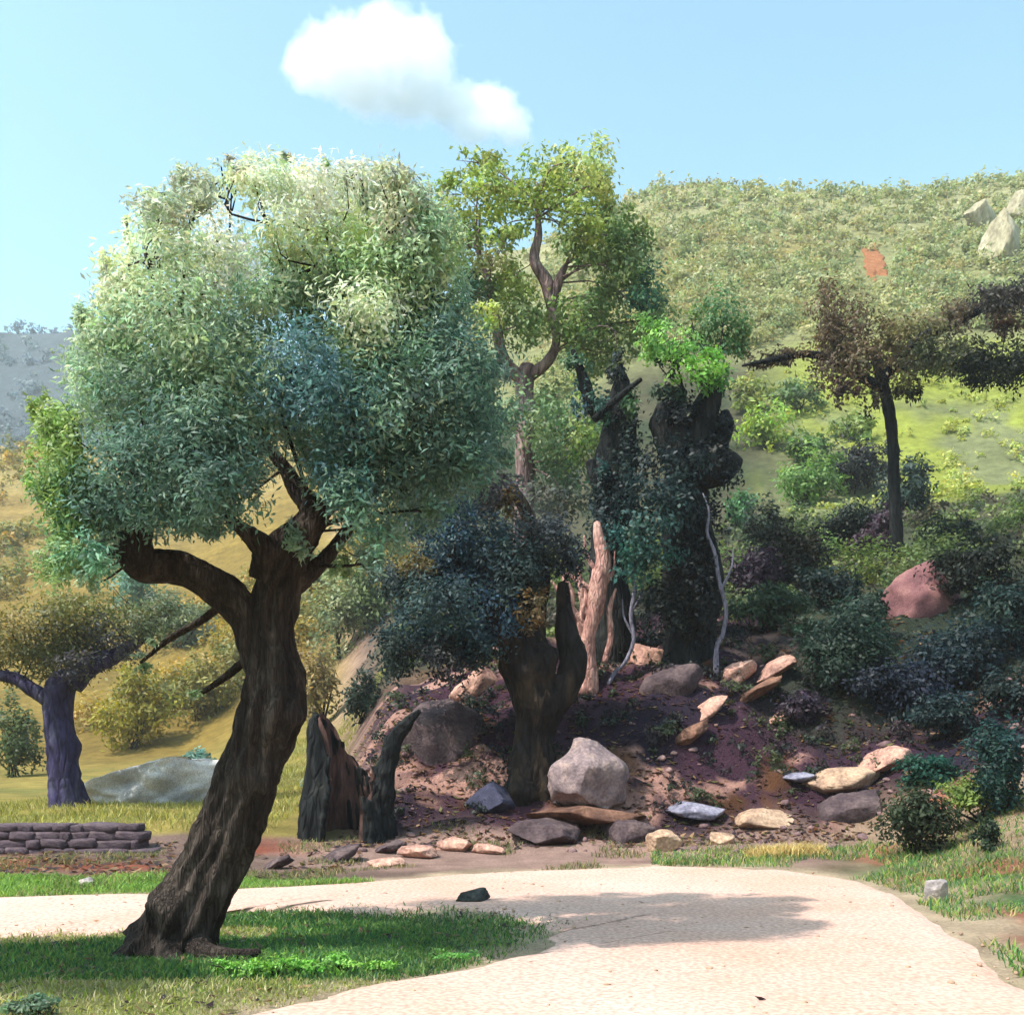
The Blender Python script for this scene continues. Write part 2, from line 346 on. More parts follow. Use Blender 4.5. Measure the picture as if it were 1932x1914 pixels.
def build_lane():
    # wobble the two edges so that the dust frays into the grass
    P3 = lambda e: np.stack([e[:, 0], e[:, 1], 0*e[:, 0]], -1)
    e1 = fe + .10*np.stack([fbm(P3(fe)*2.2, 3, 4), fbm(P3(fe)*2.2, 3, 8)], -1)
    e2 = ne + .5*np.stack([fbm(P3(ne)*1.1, 4, 14), fbm(P3(ne)*1.1, 4, 18)], -1)
    n = 260; m = 64; t = np.linspace(0, 1, m); t = (t*t*(3 - 2*t))[None, :, None]
    q = e1[:, None]*(1-t) + e2[:, None]*t
    x, y = q[..., 0], q[..., 1]
    edge = np.minimum(t[..., 0], 1-t[..., 0])
    em = edge*np.linalg.norm(e1 - e2, axis=1)[:, None]*.8; pn = np.stack([x, y, 0*x], -1)
    z = np.maximum(height(x, y), 0) - .02 + .056*smooth(0, .34, em) + .022*fbm(pn*1.9, 4, 2)*(1 - .7*smooth(.1, .6, em))
    i = np.arange(n*m).reshape(n, m)
    Fq = np.stack([i[:-1, :-1], i[:-1, 1:], i[1:, 1:], i[1:, :-1]], -1).reshape(-1, 4)[:, ::-1]
    o = obj('lane', mesh_from('lane', np.stack([x, y, z], -1).reshape(-1, 3), Fq), M_ROAD); tag(o, kind='structure')
build_lane()

# bare red-earth scar draped on the hillside
def drape(name, quad, mat, n=30, lift=.25):
    q = np.array(quad, float); u, v = np.meshgrid(np.linspace(0, 1, n), np.linspace(0, 1, n))
    p = (q[0]*((1-u)*(1-v))[..., None] + q[1]*(u*(1-v))[..., None] + q[2]*(u*v)[..., None] + q[3]*((1-u)*v)[..., None])
    x, y = p[..., 0], p[..., 1]; x = x + .3*noise(np.stack([x, y, 0*x], -1)*.8, 3)
    z = height(x, y) + lift - .5*smooth(.3, .5, np.maximum(np.abs(u - .5), np.abs(v - .5)) + .16*noise(np.stack([u*5, v*5, 0*u], -1), 8))
    i = np.arange(n*n).reshape(n, n)
    Fq = np.stack([i[:-1, :-1], i[:-1, 1:], i[1:, 1:], i[1:, :-1]], -1).reshape(-1, 4)
    o = obj(name, mesh_from(name, np.stack([x, y, z], -1).reshape(-1, 3), Fq), mat); tag(o, kind='structure'); return o
def on_ground(px, py, lo=8, hi=400):
    """where the sight line through a picture point meets the terrain"""
    Y = np.exp(np.linspace(math.log(lo), math.log(hi), 4000)); x = (px - CX)/F*Y; z = EYE + (HZ - py)/F*Y
    k = np.argmax(height(x, Y) >= z)
    return x[k], Y[k], z[k]
SCAR = on_ground(1650, 494)[:2]
drape('red_earth_patch', [on_ground(1640, 532)[:2], on_ground(1684, 528)[:2], on_ground(1654, 456)[:2], on_ground(1614, 460)[:2]], M_SCAR)

# ------------------------------------------------------------------ builders
def catmull(P, n):
    P = np.asarray(P, float); Q = np.vstack([2*P[0]-P[1], P, 2*P[-1]-P[-2]])
    m = len(P)-1; t = np.linspace(0, m - 1e-9, n); i = np.floor(t).astype(int); u = (t-i)[:, None]
    a, b, c, d = Q[i], Q[i+1], Q[i+2], Q[i+3]
    return .5*(2*b + (c-a)*u + (2*a-5*b+4*c-d)*u*u + (3*b-a-3*c+d)*u**3)

def tube(P, R, seg=12, rings=30, rough=.08, flute=0.0, nfl=5, seed=0, knots=0, cap=True):
    """a tapered, knotty limb along P with radii R; returns V, quads"""
    C = catmull(np.c_[P, R], rings); ctr = C[:, :3]; rad = np.maximum(C[:, 3], .002)
    T = np.gradient(ctr, axis=0); T /= np.linalg.norm(T, axis=1)[:, None]
    u = np.cross(T[0], [0, 1, .1]); u /= np.linalg.norm(u); U = [u]
    for k in range(1, rings):
        u = U[-1] - T[k]*np.dot(U[-1], T[k]); U.append(u/np.linalg.norm(u))
    U = np.array(U); Wv = np.cross(T, U)
    a = np.linspace(0, 2*np.pi, seg, endpoint=False)
    d = np.cos(a)[None, :, None]*U[:, None] + np.sin(a)[None, :, None]*Wv[:, None]
    s = np.r_[0, np.cumsum(np.linalg.norm(np.diff(ctr, axis=0), axis=1))]
    rm = max(rad.mean(), 1e-3)
    q = ctr[:, None] + d*rad[:, None, None]
    k = 1 + rough*2*fbm(q/rm*.55, 3, seed) + rough*.8*fbm(q/rm*2.2, 2, seed+5)
    if flute:
        ph = s[:, None]*.9/rm*.12 + 1.3*np.sin(s[:, None]*1.7 + seed)
        k = k + flute*(np.abs(np.sin(a[None]*nfl/2 + ph)) - .55) + .5*flute*np.sin(a[None]*11 + ph*2.2 + 3*noise(q*3, seed))
    if flute:
        q2 = np.stack([np.cos(a)[None]*3.4 + 0*s[:, None], np.sin(a)[None]*3.4 + 0*s[:, None], s[:, None]/rm*.45 + 0*a[None]], -1)
        k = k + flute*.55*(.45 - np.abs(fbm(q2, 3, seed + 31))*2) 
    r_ = random.Random(seed)
    for _ in range(knots):
        kc = r_.uniform(.1, .9)*s[-1]; ka = r_.uniform(0, 6.28); kh = r_.uniform(.15, .35); kw = rm*r_.uniform(.5, .9)
        da = np.angle(np.exp(1j*(a - ka)))
        k = k + kh*np.exp(-((s[:, None]-kc)/kw)**2 - (da[None]*1.3)**2)
    V = ctr[:, None] + d*(rad[:, None]*k)[..., None]
    i = np.arange(rings*seg).reshape(rings, seg); j = np.roll(i, -1, 1)
    Fq = np.stack([i[:-1], j[:-1], j[1:], i[1:]], -1).reshape(-1, 4)
    V = V.reshape(-1, 3); tri = np.zeros((0, 3), int)
    if cap:
        V = np.vstack([V, ctr[-1] + T[-1]*rad[-1]*.5, ctr[0]]); e = len(V)-2
        tri = np.vstack([np.stack([i[-1], j[-1], np.full(seg, e)], -1), np.stack([j[0], i[0], np.full(seg, e+1)], -1)])
    return V, Fq, tri

def tube_obj(name, P, R, mat, parent, origin, **kw):
    V, Fq, tri = tube(np.array(P), np.array(R), **kw)
    return obj(name, mesh_from(name, V - origin, [Fq, tri]), mat, parent)

def join(parts):
    Vs, Fs, Ts, o = [], [], [], 0
    for V, Fq, tri in parts:
        Vs.append(V); Fs.append(Fq + o); Ts.append(tri + o); o += len(V)
    return np.vstack(Vs), [np.vstack(Fs), np.vstack(Ts)]

def leaves(c, r, n, L, Wd, col, jit=.22, tufts=None, up=.45, spread=.34, seedcol=None, droop=0.0):
    """n leaf blades in tufts through an ellipsoid; returns V, F, colours"""
    n = int(n); c = np.asarray(c); r = np.asarray(r)
    K = int(tufts or max(5, n//34))
    d = rng.normal(size=(K, 3)); d /= np.linalg.norm(d, axis=1)[:, None]
    rad = rng.random(K)**.42
    tc = d*rad[:, None]
    k = rng.integers(0, K, n)
    off = rng.normal(size=(n, 3))*spread*.62
    p = tc[k] + off
    out = p/np.maximum(np.linalg.norm(p, axis=1), .2)[:, None]
    P = c + p*r
    nrm = out*.75 + np.array([0, 0, up]) + rng.normal(size=(n, 3))*.55
    nrm /= np.linalg.norm(nrm, axis=1)[:, None]
    ax = off + rng.normal(size=(n, 3))*.35 + out*.3 - np.array([0, 0, droop])
    ax -= nrm*np.sum(ax*nrm, 1)[:, None]; ax /= np.maximum(np.linalg.norm(ax, axis=1), 1e-6)[:, None]
    sd = np.cross(nrm, ax)
    l = L*rng.uniform(.6, 1.35, n)[:, None]; w = Wd*rng.uniform(.7, 1.3, n)[:, None]
    b = P - ax*l*.5; t = P + ax*l*.5 - nrm*l*.08
    V = np.stack([b, P + sd*w*.5 + nrm*w*.12, t, P - sd*w*.5 + nrm*w*.12], 1).reshape(-1, 3)
    Fq = np.arange(4*n).reshape(n, 4)
    tv = (1 + rng.normal(size=(K, 1))*jit*.8)[k]
    lv = 1 + rng.normal(size=(n, 1))*jit*.7
    hue = 1 + rng.normal(size=(K, 3))[k]*np.array([.07, .03, .09]) + rng.normal(size=(n, 3))*np.array([.05, .02, .06])
    C = np.clip(np.array(col)*np.clip(tv*lv, .35, 2.2)*hue, .004, .9)
    return V, Fq, np.repeat(C, 4, 0)

def merge_leaves(ls):
    Vs, Fs, Cs, o = [], [], [], 0
    for V, Fq, C in ls:
        Vs.append(V); Fs.append(Fq + o); Cs.append(C); o += len(V)
    return np.vstack(Vs), np.vstack(Fs), np.vstack(Cs)

def crown(name, ls, parent, origin, mat=None):
    V, Fq, C = merge_leaves(ls)
    o = obj(name, mesh_from(name, V - origin, Fq, False, C), mat or M_LEAF, parent); o['kind'] = 'stuff'
    return o

LK = .80        # leaf albedo against the picture's tone
def pxr(r, Y): return r*Y/F

def nearest(paths, p, zmin=None):
    best = None
    for P in paths:
        Q = catmull(np.array(P), 24)
        if zmin is not None:
            if not (Q[:, 2] >= zmin).any(): continue
            Q = Q[Q[:, 2] >= zmin]
        d = np.linalg.norm(Q - p, axis=1) + .5*np.maximum(0, Q[:, 2] - p[2]); k = d.argmin()
        if best is None or d[k] < best[0]: best = (d[k], Q[k])
    return best[1]

def empty(name, loc):
    e = bpy.data.objects.new(name, None); COL.objects.link(e); e.location = loc; e.empty_display_size = .3
    bpy.context.view_layer.update() if False else None
    return e

def make_tree(name, label, cat, Y, limbs, clumps, bark, leafL, leafW, cover=2.0, group=None, depth_k=.9, twig_r=.012,
              dup=True, seg=16, rings=40, flute=.12, rough=.08, knots=3, zmin=None, jit=.22, up=.45, branch_every=1, lk=1.0):
    """limbs: list of (part name, [(px,py,dY,r_px)...]); clumps: (px,py,rx,ry,colour[,dY])"""
    paths = []; b = limbs[0][1][0]
    base = at(b[0], b[1], Y + b[2]); e = empty(name, base); tag(e, label, cat, group)
    for k, (nm, pts) in enumerate(limbs):
        P = [at(q[0], q[1], Y + q[2]) for q in pts]; R = [pxr(q[3], Y) for q in pts]
        paths.append(P)
        big = nm == 'trunk'
        tube_obj(nm, P, R, bark, e, base, seg=seg if big else max(8, seg//2), rings=rings if big else max(12, rings//2),
                 flute=flute if big else flute*.5, rough=rough, knots=knots if big else 1, seed=k*7 + len(name))
    ls, tw = [], []
    cx = np.mean([c[0] for c in clumps]); hw = max(abs(c[0]-cx) for c in clumps) + 1
    for k, c in enumerate(clumps):
        px, py, rx, ry, colr = c[:5]
        mx = pxr(hw, Y)*depth_k*math.sqrt(max(.1, 1 - ((px-cx)/hw)**2*.9))
        spots = [c[5]] if len(c) > 5 else ([rng.uniform(-.75, -.1)*mx, rng.uniform(.1, .75)*mx] if dup else [rng.uniform(-.6, .6)*mx])
        for s_, dY in enumerate(spots):
            sh = (rng.normal()*.18*rx, rng.normal()*.18*ry) if s_ else (0, 0)
            # keep the bearing while the depth changes
            C0 = at(px + sh[0], py + sh[1], Y + dY)
            r = np.array([pxr(rx, Y), pxr((rx+ry)/2, Y)*.9, pxr(ry, Y)])
            area = math.pi*r[0]*r[2]
            n = cover*area/(leafL*leafW*.5)
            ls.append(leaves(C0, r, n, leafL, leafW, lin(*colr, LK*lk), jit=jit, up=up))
            if paths and (k % branch_every == 0) and rx > 24:
                st = nearest(paths, C0, zmin)
                mid = (st + C0)/2 + rng.normal(size=3)*np.linalg.norm(C0-st)*.12 + np.array([0, 0, .06*np.linalg.norm(C0-st)])
                ln = np.linalg.norm(C0-st); r0 = min(max(twig_r*1.2, ln*.016), twig_r*4)
                tw.append(tube(np.array([st, mid, C0]), np.array([r0, r0*.6, r0*.25]), seg=6, rings=9, rough=.05, cap=False))
                for _ in range(3):
                    d = rng.normal(size=3); d /= np.linalg.norm(d); tip = C0 + d*r*.7
                    a0 = mid*.4 + C0*.6
                    tw.append(tube(np.array([a0, (a0+tip)/2 + rng.normal(size=3)*.05*ln, tip]), np.array([r0*.4, r0*.28, r0*.1]), seg=5, rings=6, rough=.03, cap=False))
    if tw:
        parts = [(V, Fq, np.zeros((0, 3), int)) if len(t) == 0 else (V, Fq, t) for V, Fq, t in tw]
        V, fl = join(parts)
        o = obj('twigs', mesh_from('twigs', V - base, [f for f in fl if len(f)]), bark, e); o['kind'] = 'stuff'
    crown('crown', ls, e, base)
    return e

# ------------------------------------------------------------------ the leaning olive in front
T1, T2, T3, T4, T5 = (96, 122, 108), (128, 152, 132), (160, 178, 146), (200, 210, 174), (228, 228, 206)  # pale lit top and dark underside of the crown put into leaf colours
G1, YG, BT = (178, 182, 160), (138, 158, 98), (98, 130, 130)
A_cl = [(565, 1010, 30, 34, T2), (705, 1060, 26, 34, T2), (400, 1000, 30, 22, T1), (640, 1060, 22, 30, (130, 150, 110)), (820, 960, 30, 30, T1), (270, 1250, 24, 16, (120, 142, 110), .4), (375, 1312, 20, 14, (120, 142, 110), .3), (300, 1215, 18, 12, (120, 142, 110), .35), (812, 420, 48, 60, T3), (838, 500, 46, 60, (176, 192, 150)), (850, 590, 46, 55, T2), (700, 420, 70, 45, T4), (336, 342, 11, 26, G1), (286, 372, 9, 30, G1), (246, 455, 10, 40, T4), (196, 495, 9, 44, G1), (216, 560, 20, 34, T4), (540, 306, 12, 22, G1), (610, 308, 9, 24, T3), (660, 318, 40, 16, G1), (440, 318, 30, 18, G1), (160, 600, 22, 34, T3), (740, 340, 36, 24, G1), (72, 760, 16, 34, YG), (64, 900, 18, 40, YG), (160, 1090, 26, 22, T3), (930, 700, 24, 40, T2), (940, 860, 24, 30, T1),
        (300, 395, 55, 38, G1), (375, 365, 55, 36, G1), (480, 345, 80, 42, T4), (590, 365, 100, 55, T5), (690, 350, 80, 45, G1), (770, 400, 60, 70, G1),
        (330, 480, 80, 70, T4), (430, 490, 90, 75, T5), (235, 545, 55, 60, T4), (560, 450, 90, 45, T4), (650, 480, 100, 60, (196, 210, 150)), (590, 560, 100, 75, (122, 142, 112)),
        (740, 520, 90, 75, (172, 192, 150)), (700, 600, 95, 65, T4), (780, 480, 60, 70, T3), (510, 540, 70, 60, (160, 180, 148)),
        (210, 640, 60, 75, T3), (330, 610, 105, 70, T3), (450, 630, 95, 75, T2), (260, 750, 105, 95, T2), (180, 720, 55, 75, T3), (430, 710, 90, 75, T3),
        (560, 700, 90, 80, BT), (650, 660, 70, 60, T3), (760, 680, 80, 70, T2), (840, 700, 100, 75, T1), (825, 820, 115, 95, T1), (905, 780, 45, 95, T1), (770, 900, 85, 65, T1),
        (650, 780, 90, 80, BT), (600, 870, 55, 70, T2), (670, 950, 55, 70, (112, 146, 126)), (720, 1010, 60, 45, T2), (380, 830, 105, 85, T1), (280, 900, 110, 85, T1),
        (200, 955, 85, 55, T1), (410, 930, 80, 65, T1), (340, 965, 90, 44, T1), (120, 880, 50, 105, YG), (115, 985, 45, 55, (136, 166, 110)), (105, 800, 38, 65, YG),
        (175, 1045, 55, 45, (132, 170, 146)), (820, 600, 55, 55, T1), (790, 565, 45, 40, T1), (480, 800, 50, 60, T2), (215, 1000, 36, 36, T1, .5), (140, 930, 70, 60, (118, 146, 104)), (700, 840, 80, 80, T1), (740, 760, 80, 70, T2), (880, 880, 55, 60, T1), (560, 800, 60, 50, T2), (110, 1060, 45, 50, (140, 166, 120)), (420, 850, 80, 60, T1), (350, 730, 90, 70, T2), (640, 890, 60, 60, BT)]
OLIVE = make_tree('olive_tree', 'old leaning olive tree with dark forked trunk and broad sage-green crown beside the lane', 'olive tree', 8.85, [
    ('trunk', [(318, 1800, 0, 88), (338, 1755, 0, 70), (380, 1668, 0, 60), (432, 1560, 0, 56), (478, 1440, 0, 52), (512, 1330, 0, 54), (516, 1240, 0, 42), (514, 1160, .02, 42), (530, 1090, .05, 38), (556, 1030, .05, 32), (580, 985, .03, 24), (588, 950, .02, 12)]),
    ('branch', [(500, 1290, 0, 26), (476, 1215, -.02, 30), (456, 1155, -.05, 31), (400, 1100, -.12, 32), (330, 1068, -.2, 31), (272, 1066, -.35, 30), (258, 1030, -.45, 27), (268, 990, -.45, 22), (274, 970, -.45, 10)]),
    ('branch', [(548, 1040, 0, 34), (580, 1000, -.05, 28), (590, 960, .0, 24), (560, 925, .1, 18), (535, 880, .15, 12), (470, 800, .2, 8), (400, 720, .3, 6), (340, 655, .35, 4)]),
    ('branch', [(590, 985, 0, 20), (630, 940, .1, 14), (660, 880, .2, 11), (672, 780, .3, 9), (676, 700, .3, 6)]),
    ('branch', [(500, 1085, 0, 28), (500, 1040, -.1, 24), (478, 1015, -.15, 18), (440, 985, -.2, 10), (402, 950, -.25, 6)]),
    ('branch', [(525, 1130, .08, 20), (580, 1085, .12, 17), (640, 1020, .3, 12), (690, 930, .5, 9), (720, 800, .6, 7), (700, 640, .7, 5)]),
    ('branch', [(455, 1110, .0, 10), (380, 1170, .2, 7), (320, 1205, .3, 6), (265, 1250, .4, 3)]),
    ('branch', [(490, 1225, .08, 9), (420, 1280, .2, 7), (372, 1312, .3, 4)]),
    ('root', [(330, 1745, -.05, 34), (285, 1775, -.15, 26), (235, 1800, -.25, 18), (205, 1812, -.3, 9)]),
    ('root', [(360, 1765, -.1, 32), (385, 1795, -.3, 20), (430, 1800, -.4, 12), (490, 1795, -.4, 6)]),
    ('root', [(310, 1765, -.1, 34), (318, 1810, -.35, 24), (350, 1836, -.6, 10)]),
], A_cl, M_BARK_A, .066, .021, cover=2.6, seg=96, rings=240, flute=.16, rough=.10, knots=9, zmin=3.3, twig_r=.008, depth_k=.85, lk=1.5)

# its smaller neighbour past the left border, whose shade falls on the verge
nb = OLIVE.copy(); COL.objects.link(nb); nb.location = (-5.5, 7.0, 0); nb.rotation_euler = (0, 0, math.pi*.95); nb.scale = (.7, .7, .7)
nb['label'] = 'smaller olive tree past the left border shading the verge'
for ch in list(OLIVE.children):
    c_ = ch.copy(); COL.objects.link(c_); c_.parent = nb

# ------------------------------------------------------------------ tall light-green tree on the slope
L1, L2, L3, L4 = (156, 172, 96), (130, 150, 98), (90, 116, 90), (184, 194, 124)
make_tree('ash_tree', 'tall light-green tree with mauve forked stem rising behind the middle trunks', 'tree', 29.5, [
    ('trunk', [(985, 1190, 0, 24), (990, 1000, 0, 20), (992, 840, 0, 18), (990, 720, 0, 17), (1000, 690, 0, 13)]),
    ('branch', [(990, 720, 0, 13), (950, 680, -.2, 12), (938, 620, -.3, 9), (930, 560, -.3, 7), (900, 470, -.2, 4)]),
    ('branch', [(998, 710, 0, 12), (1035, 680, -.2, 10), (1050, 640, -.2, 8), (1042, 575, -.2, 11), (1058, 520, -.2, 8), (1068, 500, -.2, 5)]),
    ('branch', [(1042, 580, -.2, 11), (1030, 530, -.2, 12), (1008, 490, -.2, 10), (1016, 440, -.2, 7), (1012, 380, -.1, 4)]),
], [(900, 305, 55, 20, L1), (930, 345, 70, 26, L1), (1030, 320, 50, 40, L1), (1110, 320, 60, 55, L4), (1140, 350, 35, 50, L4), (890, 390, 65, 32, L1), (970, 385, 70, 30, L1), (1060, 380, 70, 40, L1),
    (900, 440, 70, 22, L2), (960, 440, 50, 25, L1), (1100, 430, 60, 40, L1), (1170, 420, 40, 45, L2), (1090, 470, 50, 40, L2), (1160, 490, 50, 50, L2), (860, 470, 45, 45, (176, 186, 120)), (840, 420, 40, 40, L1), (850, 350, 34, 24, L1), (1210, 470, 36, 40, L2), (1240, 600, 40, 44, L2), (1180, 640, 44, 40, (140, 156, 104)),
    (920, 490, 45, 30, (190, 192, 140)), (960, 530, 50, 45, L1), (890, 560, 50, 45, L3), (880, 535, 30, 28, (72, 108, 92)), (985, 600, 60, 55, L2), (925, 610, 40, 35, L4), (1090, 600, 60, 50, L2),
    (1130, 560, 45, 55, L2), (1210, 545, 48, 48, (78, 112, 88)), (1190, 500, 40, 35, L2), (1120, 660, 60, 50, L2), (1030, 780, 60, 70, (128, 152, 110)), (1050, 860, 60, 70, (116, 142, 108)),
    (960, 800, 45, 60, (110, 138, 112)), (1060, 940, 60, 50, (112, 116, 104)), (1100, 800, 45, 70, (150, 168, 108))], M_BARK_B, .17, .085, cover=1.7, twig_r=.025, knots=2, depth_k=.8, zmin=10, lk=1.25)

# ------------------------------------------------------------------ dark ivy-clad pole of a tree and the knobbed one beside it
DK1, DK2, DK3 = (36, 44, 48), (46, 66, 66), (64, 100, 94)
make_tree('ivy_clad_tree', 'slender near-black tree tapering to a point, left of the two dark trunks', 'tree', 25.0, [
    ('trunk', [(1144, 1400, 0, 56), (1146, 1310, 0, 48), (1150, 1240, 0, 40), (1152, 1150, 0, 34), (1148, 1040, 0, 34), (1160, 930, 0, 34), (1168, 820, 0, 34), (1172, 740, 0, 20), (1170, 690, 0, 5)]),
    ('branch', [(1135, 790, -.3, 13), (1112, 750, -.4, 13), (1096, 700, -.4, 9), (1080, 660, -.4, 4)]),
    ('branch', [(1120, 790, -.9, 5), (1160, 755, -.95, 6), (1210, 715, -1, 4)]),
    ('branch', [(1140, 960, -.4, 12), (1128, 910, -.5, 14), (1112, 870, -.5, 10)]),
], [(1170, 745, 24, 55, DK1, 0), (1172, 830, 40, 70, DK1, 0), (1168, 930, 40, 70, DK1, 0), (1152, 1000, 30, 60, DK1, 0), (1150, 1010, 34, 60, DK1, .3), (1100, 740, 20, 45, (78, 112, 116), -.4), (1128, 900, 22, 40, (64, 104, 96), -.5),
    (1150, 1080, 30, 50, (50, 40, 32), .2), (1165, 700, 20, 40, (52, 66, 60), 0), (1185, 880, 34, 90, (52, 68, 66), -.6), (1140, 960, 30, 80, (44, 60, 60), -.7), (1130, 760, 28, 40, (70, 104, 92), -.6), (1090, 690, 26, 30, (96, 130, 104), -.4), (1200, 760, 26, 36, (86, 118, 90), -.8)],
    M_BARK_D, .13, .07, cover=2.2, dup=False, knots=6, rough=.12, flute=.14, twig_r=.02)
make_tree('knobbed_tree', 'stout dark knobbed tree with hanging teal foliage and bright lime sprouts on top', 'tree', 24.2, [
    ('trunk', [(1290, 1420, 0, 70), (1292, 1330, 0, 60), (1296, 1250, 0, 50), (1298, 1190, 0, 46), (1302, 1100, 0, 47), (1298, 1000, 0, 46), (1294, 920, 0, 42), (1310, 840, 0, 30), (1330, 780, -.1, 24), (1346, 730, -.1, 16), (1352, 690, -.1, 8)]),
    ('branch', [(1300, 880, -.2, 40), (1345, 885, -.3, 34), (1385, 872, -.3, 22), (1398, 868, -.3, 8)]),
    ('branch', [(1290, 860, 0, 40), (1262, 800, .1, 34), (1268, 770, .1, 24), (1290, 735, .1, 8)]),
    ('branch', [(1345, 840, .2, 30), (1365, 800, .2, 22), (1370, 775, .2, 8)]),
    ('branch', [(1318, 1180, -.6, 26), (1350, 1130, -.6, 16), (1345, 1050, -.6, 14), (1330, 980, -.5, 10)]),
], [(1230, 930, 62, 60, DK2, -1.2), (1215, 1000, 70, 60, DK3, -1.3), (1210, 1055, 62, 36, (70, 118, 104), -1.3), (1275, 960, 50, 70, DK2, -1.1), (1275, 870, 60, 40, (40, 54, 56), -.9), (1250, 1150, 50, 60, (40, 50, 48), -1.0),
    (1300, 1120, 60, 80, (34, 38, 38), -.9), (1285, 785, 50, 36, DK1, -.4), (1360, 870, 48, 40, DK1, -.5), (1360, 800, 30, 40, DK1, -.2), (1330, 1000, 40, 90, DK1, .2),
    (1225, 605, 42, 14, (150, 190, 120), -.6), (1262, 645, 55, 36, (160, 206, 120), -.8), (1320, 695, 56, 32, (156, 208, 104), -.9), (1262, 690, 28, 22, (60, 84, 66), -.5), (1360, 605, 52, 66, (104, 140, 98), .4), (1345, 720, 46, 26, (90, 130, 92), 0),
    (1310, 620, 40, 40, (140, 160, 100), .8), (1240, 660, 40, 30, (168, 214, 130), -.2), (1300, 670, 44, 26, (150, 204, 110), -.3), (1360, 720, 36, 24, (120, 170, 96), -.6), (1265, 740, 40, 30, (60, 80, 66), -.4), (1390, 640, 40, 50, (120, 148, 96), .6)], M_BARK_D, .13, .07, cover=2.3, dup=False, knots=8, rough=.14, flute=.14, twig_r=.02)

# ------------------------------------------------------------------ dark tree with blue-green foliage at the foot of the bank
B1, B2, B3 = (66, 88, 100), (74, 104, 122), (60, 76, 74)
make_tree('carob_tree', 'dark twisted tree with blue-green foliage standing left of the pale boulder', 'tree', 20.6, [
    ('trunk', [(1008, 1545, 0, 58), (1006, 1480, 0, 46), (1006, 1400, 0, 38), (1016, 1340, 0, 44), (1000, 1280, 0, 46), (985, 1215, 0, 40), (998, 1150, .1, 31), (1014, 1080, .1, 22), (1000, 1010, .1, 12)]),
    ('branch', [(1022, 1345, 0, 34), (1062, 1300, -.1, 30), (1082, 1250, -.1, 26), (1068, 1190, 0, 20), (1062, 1100, .1, 10)]),
    ('branch', [(980, 1250, -.1, 24), (940, 1190, -.3, 18), (890, 1120, -.4, 13), (850, 1040, -.3, 7)]),
    ('branch', [(1015, 1060, 0, 14), (990, 960, 0, 12), (940, 890, .1, 6)]),
], [(870, 945, 55, 45, B1), (930, 920, 50, 50, (84, 82, 84)), (950, 950, 30, 30, (124, 104, 72), -1), (880, 1020, 70, 60, B2), (960, 1030, 65, 60, (80, 96, 96)), (840, 1050, 60, 50, B1), (900, 1100, 80, 60, B1), (970, 1100, 50, 50, B3),
    (830, 1140, 75, 55, (70, 92, 92)), (920, 1160, 65, 50, B2), (760, 1100, 45, 50, B3), (790, 1060, 40, 30, (124, 112, 76), -.6), (1050, 1010, 45, 40, (70, 78, 84)), (780, 1190, 60, 45, (60, 88, 96)), (740, 1225, 50, 50, (52, 68, 66)), (840, 1240, 48, 48, (38, 40, 42), -1.2),
    (870, 1200, 50, 40, (66, 92, 96)), (1000, 1060, 45, 50, (72, 84, 82)), (1010, 1150, 30, 40, (104, 84, 54), -1.1), (1080, 1060, 40, 40, (66, 74, 80)), (900, 1230, 50, 34, (60, 78, 78)), (800, 990, 50, 40, (78, 100, 108)), (850, 1100, 60, 60, B1)], M_BARK_E, .115, .05, cover=2.3, twig_r=.02, knots=8, flute=.16, rough=.12, seg=32, rings=70, depth_k=.7, zmin=3)

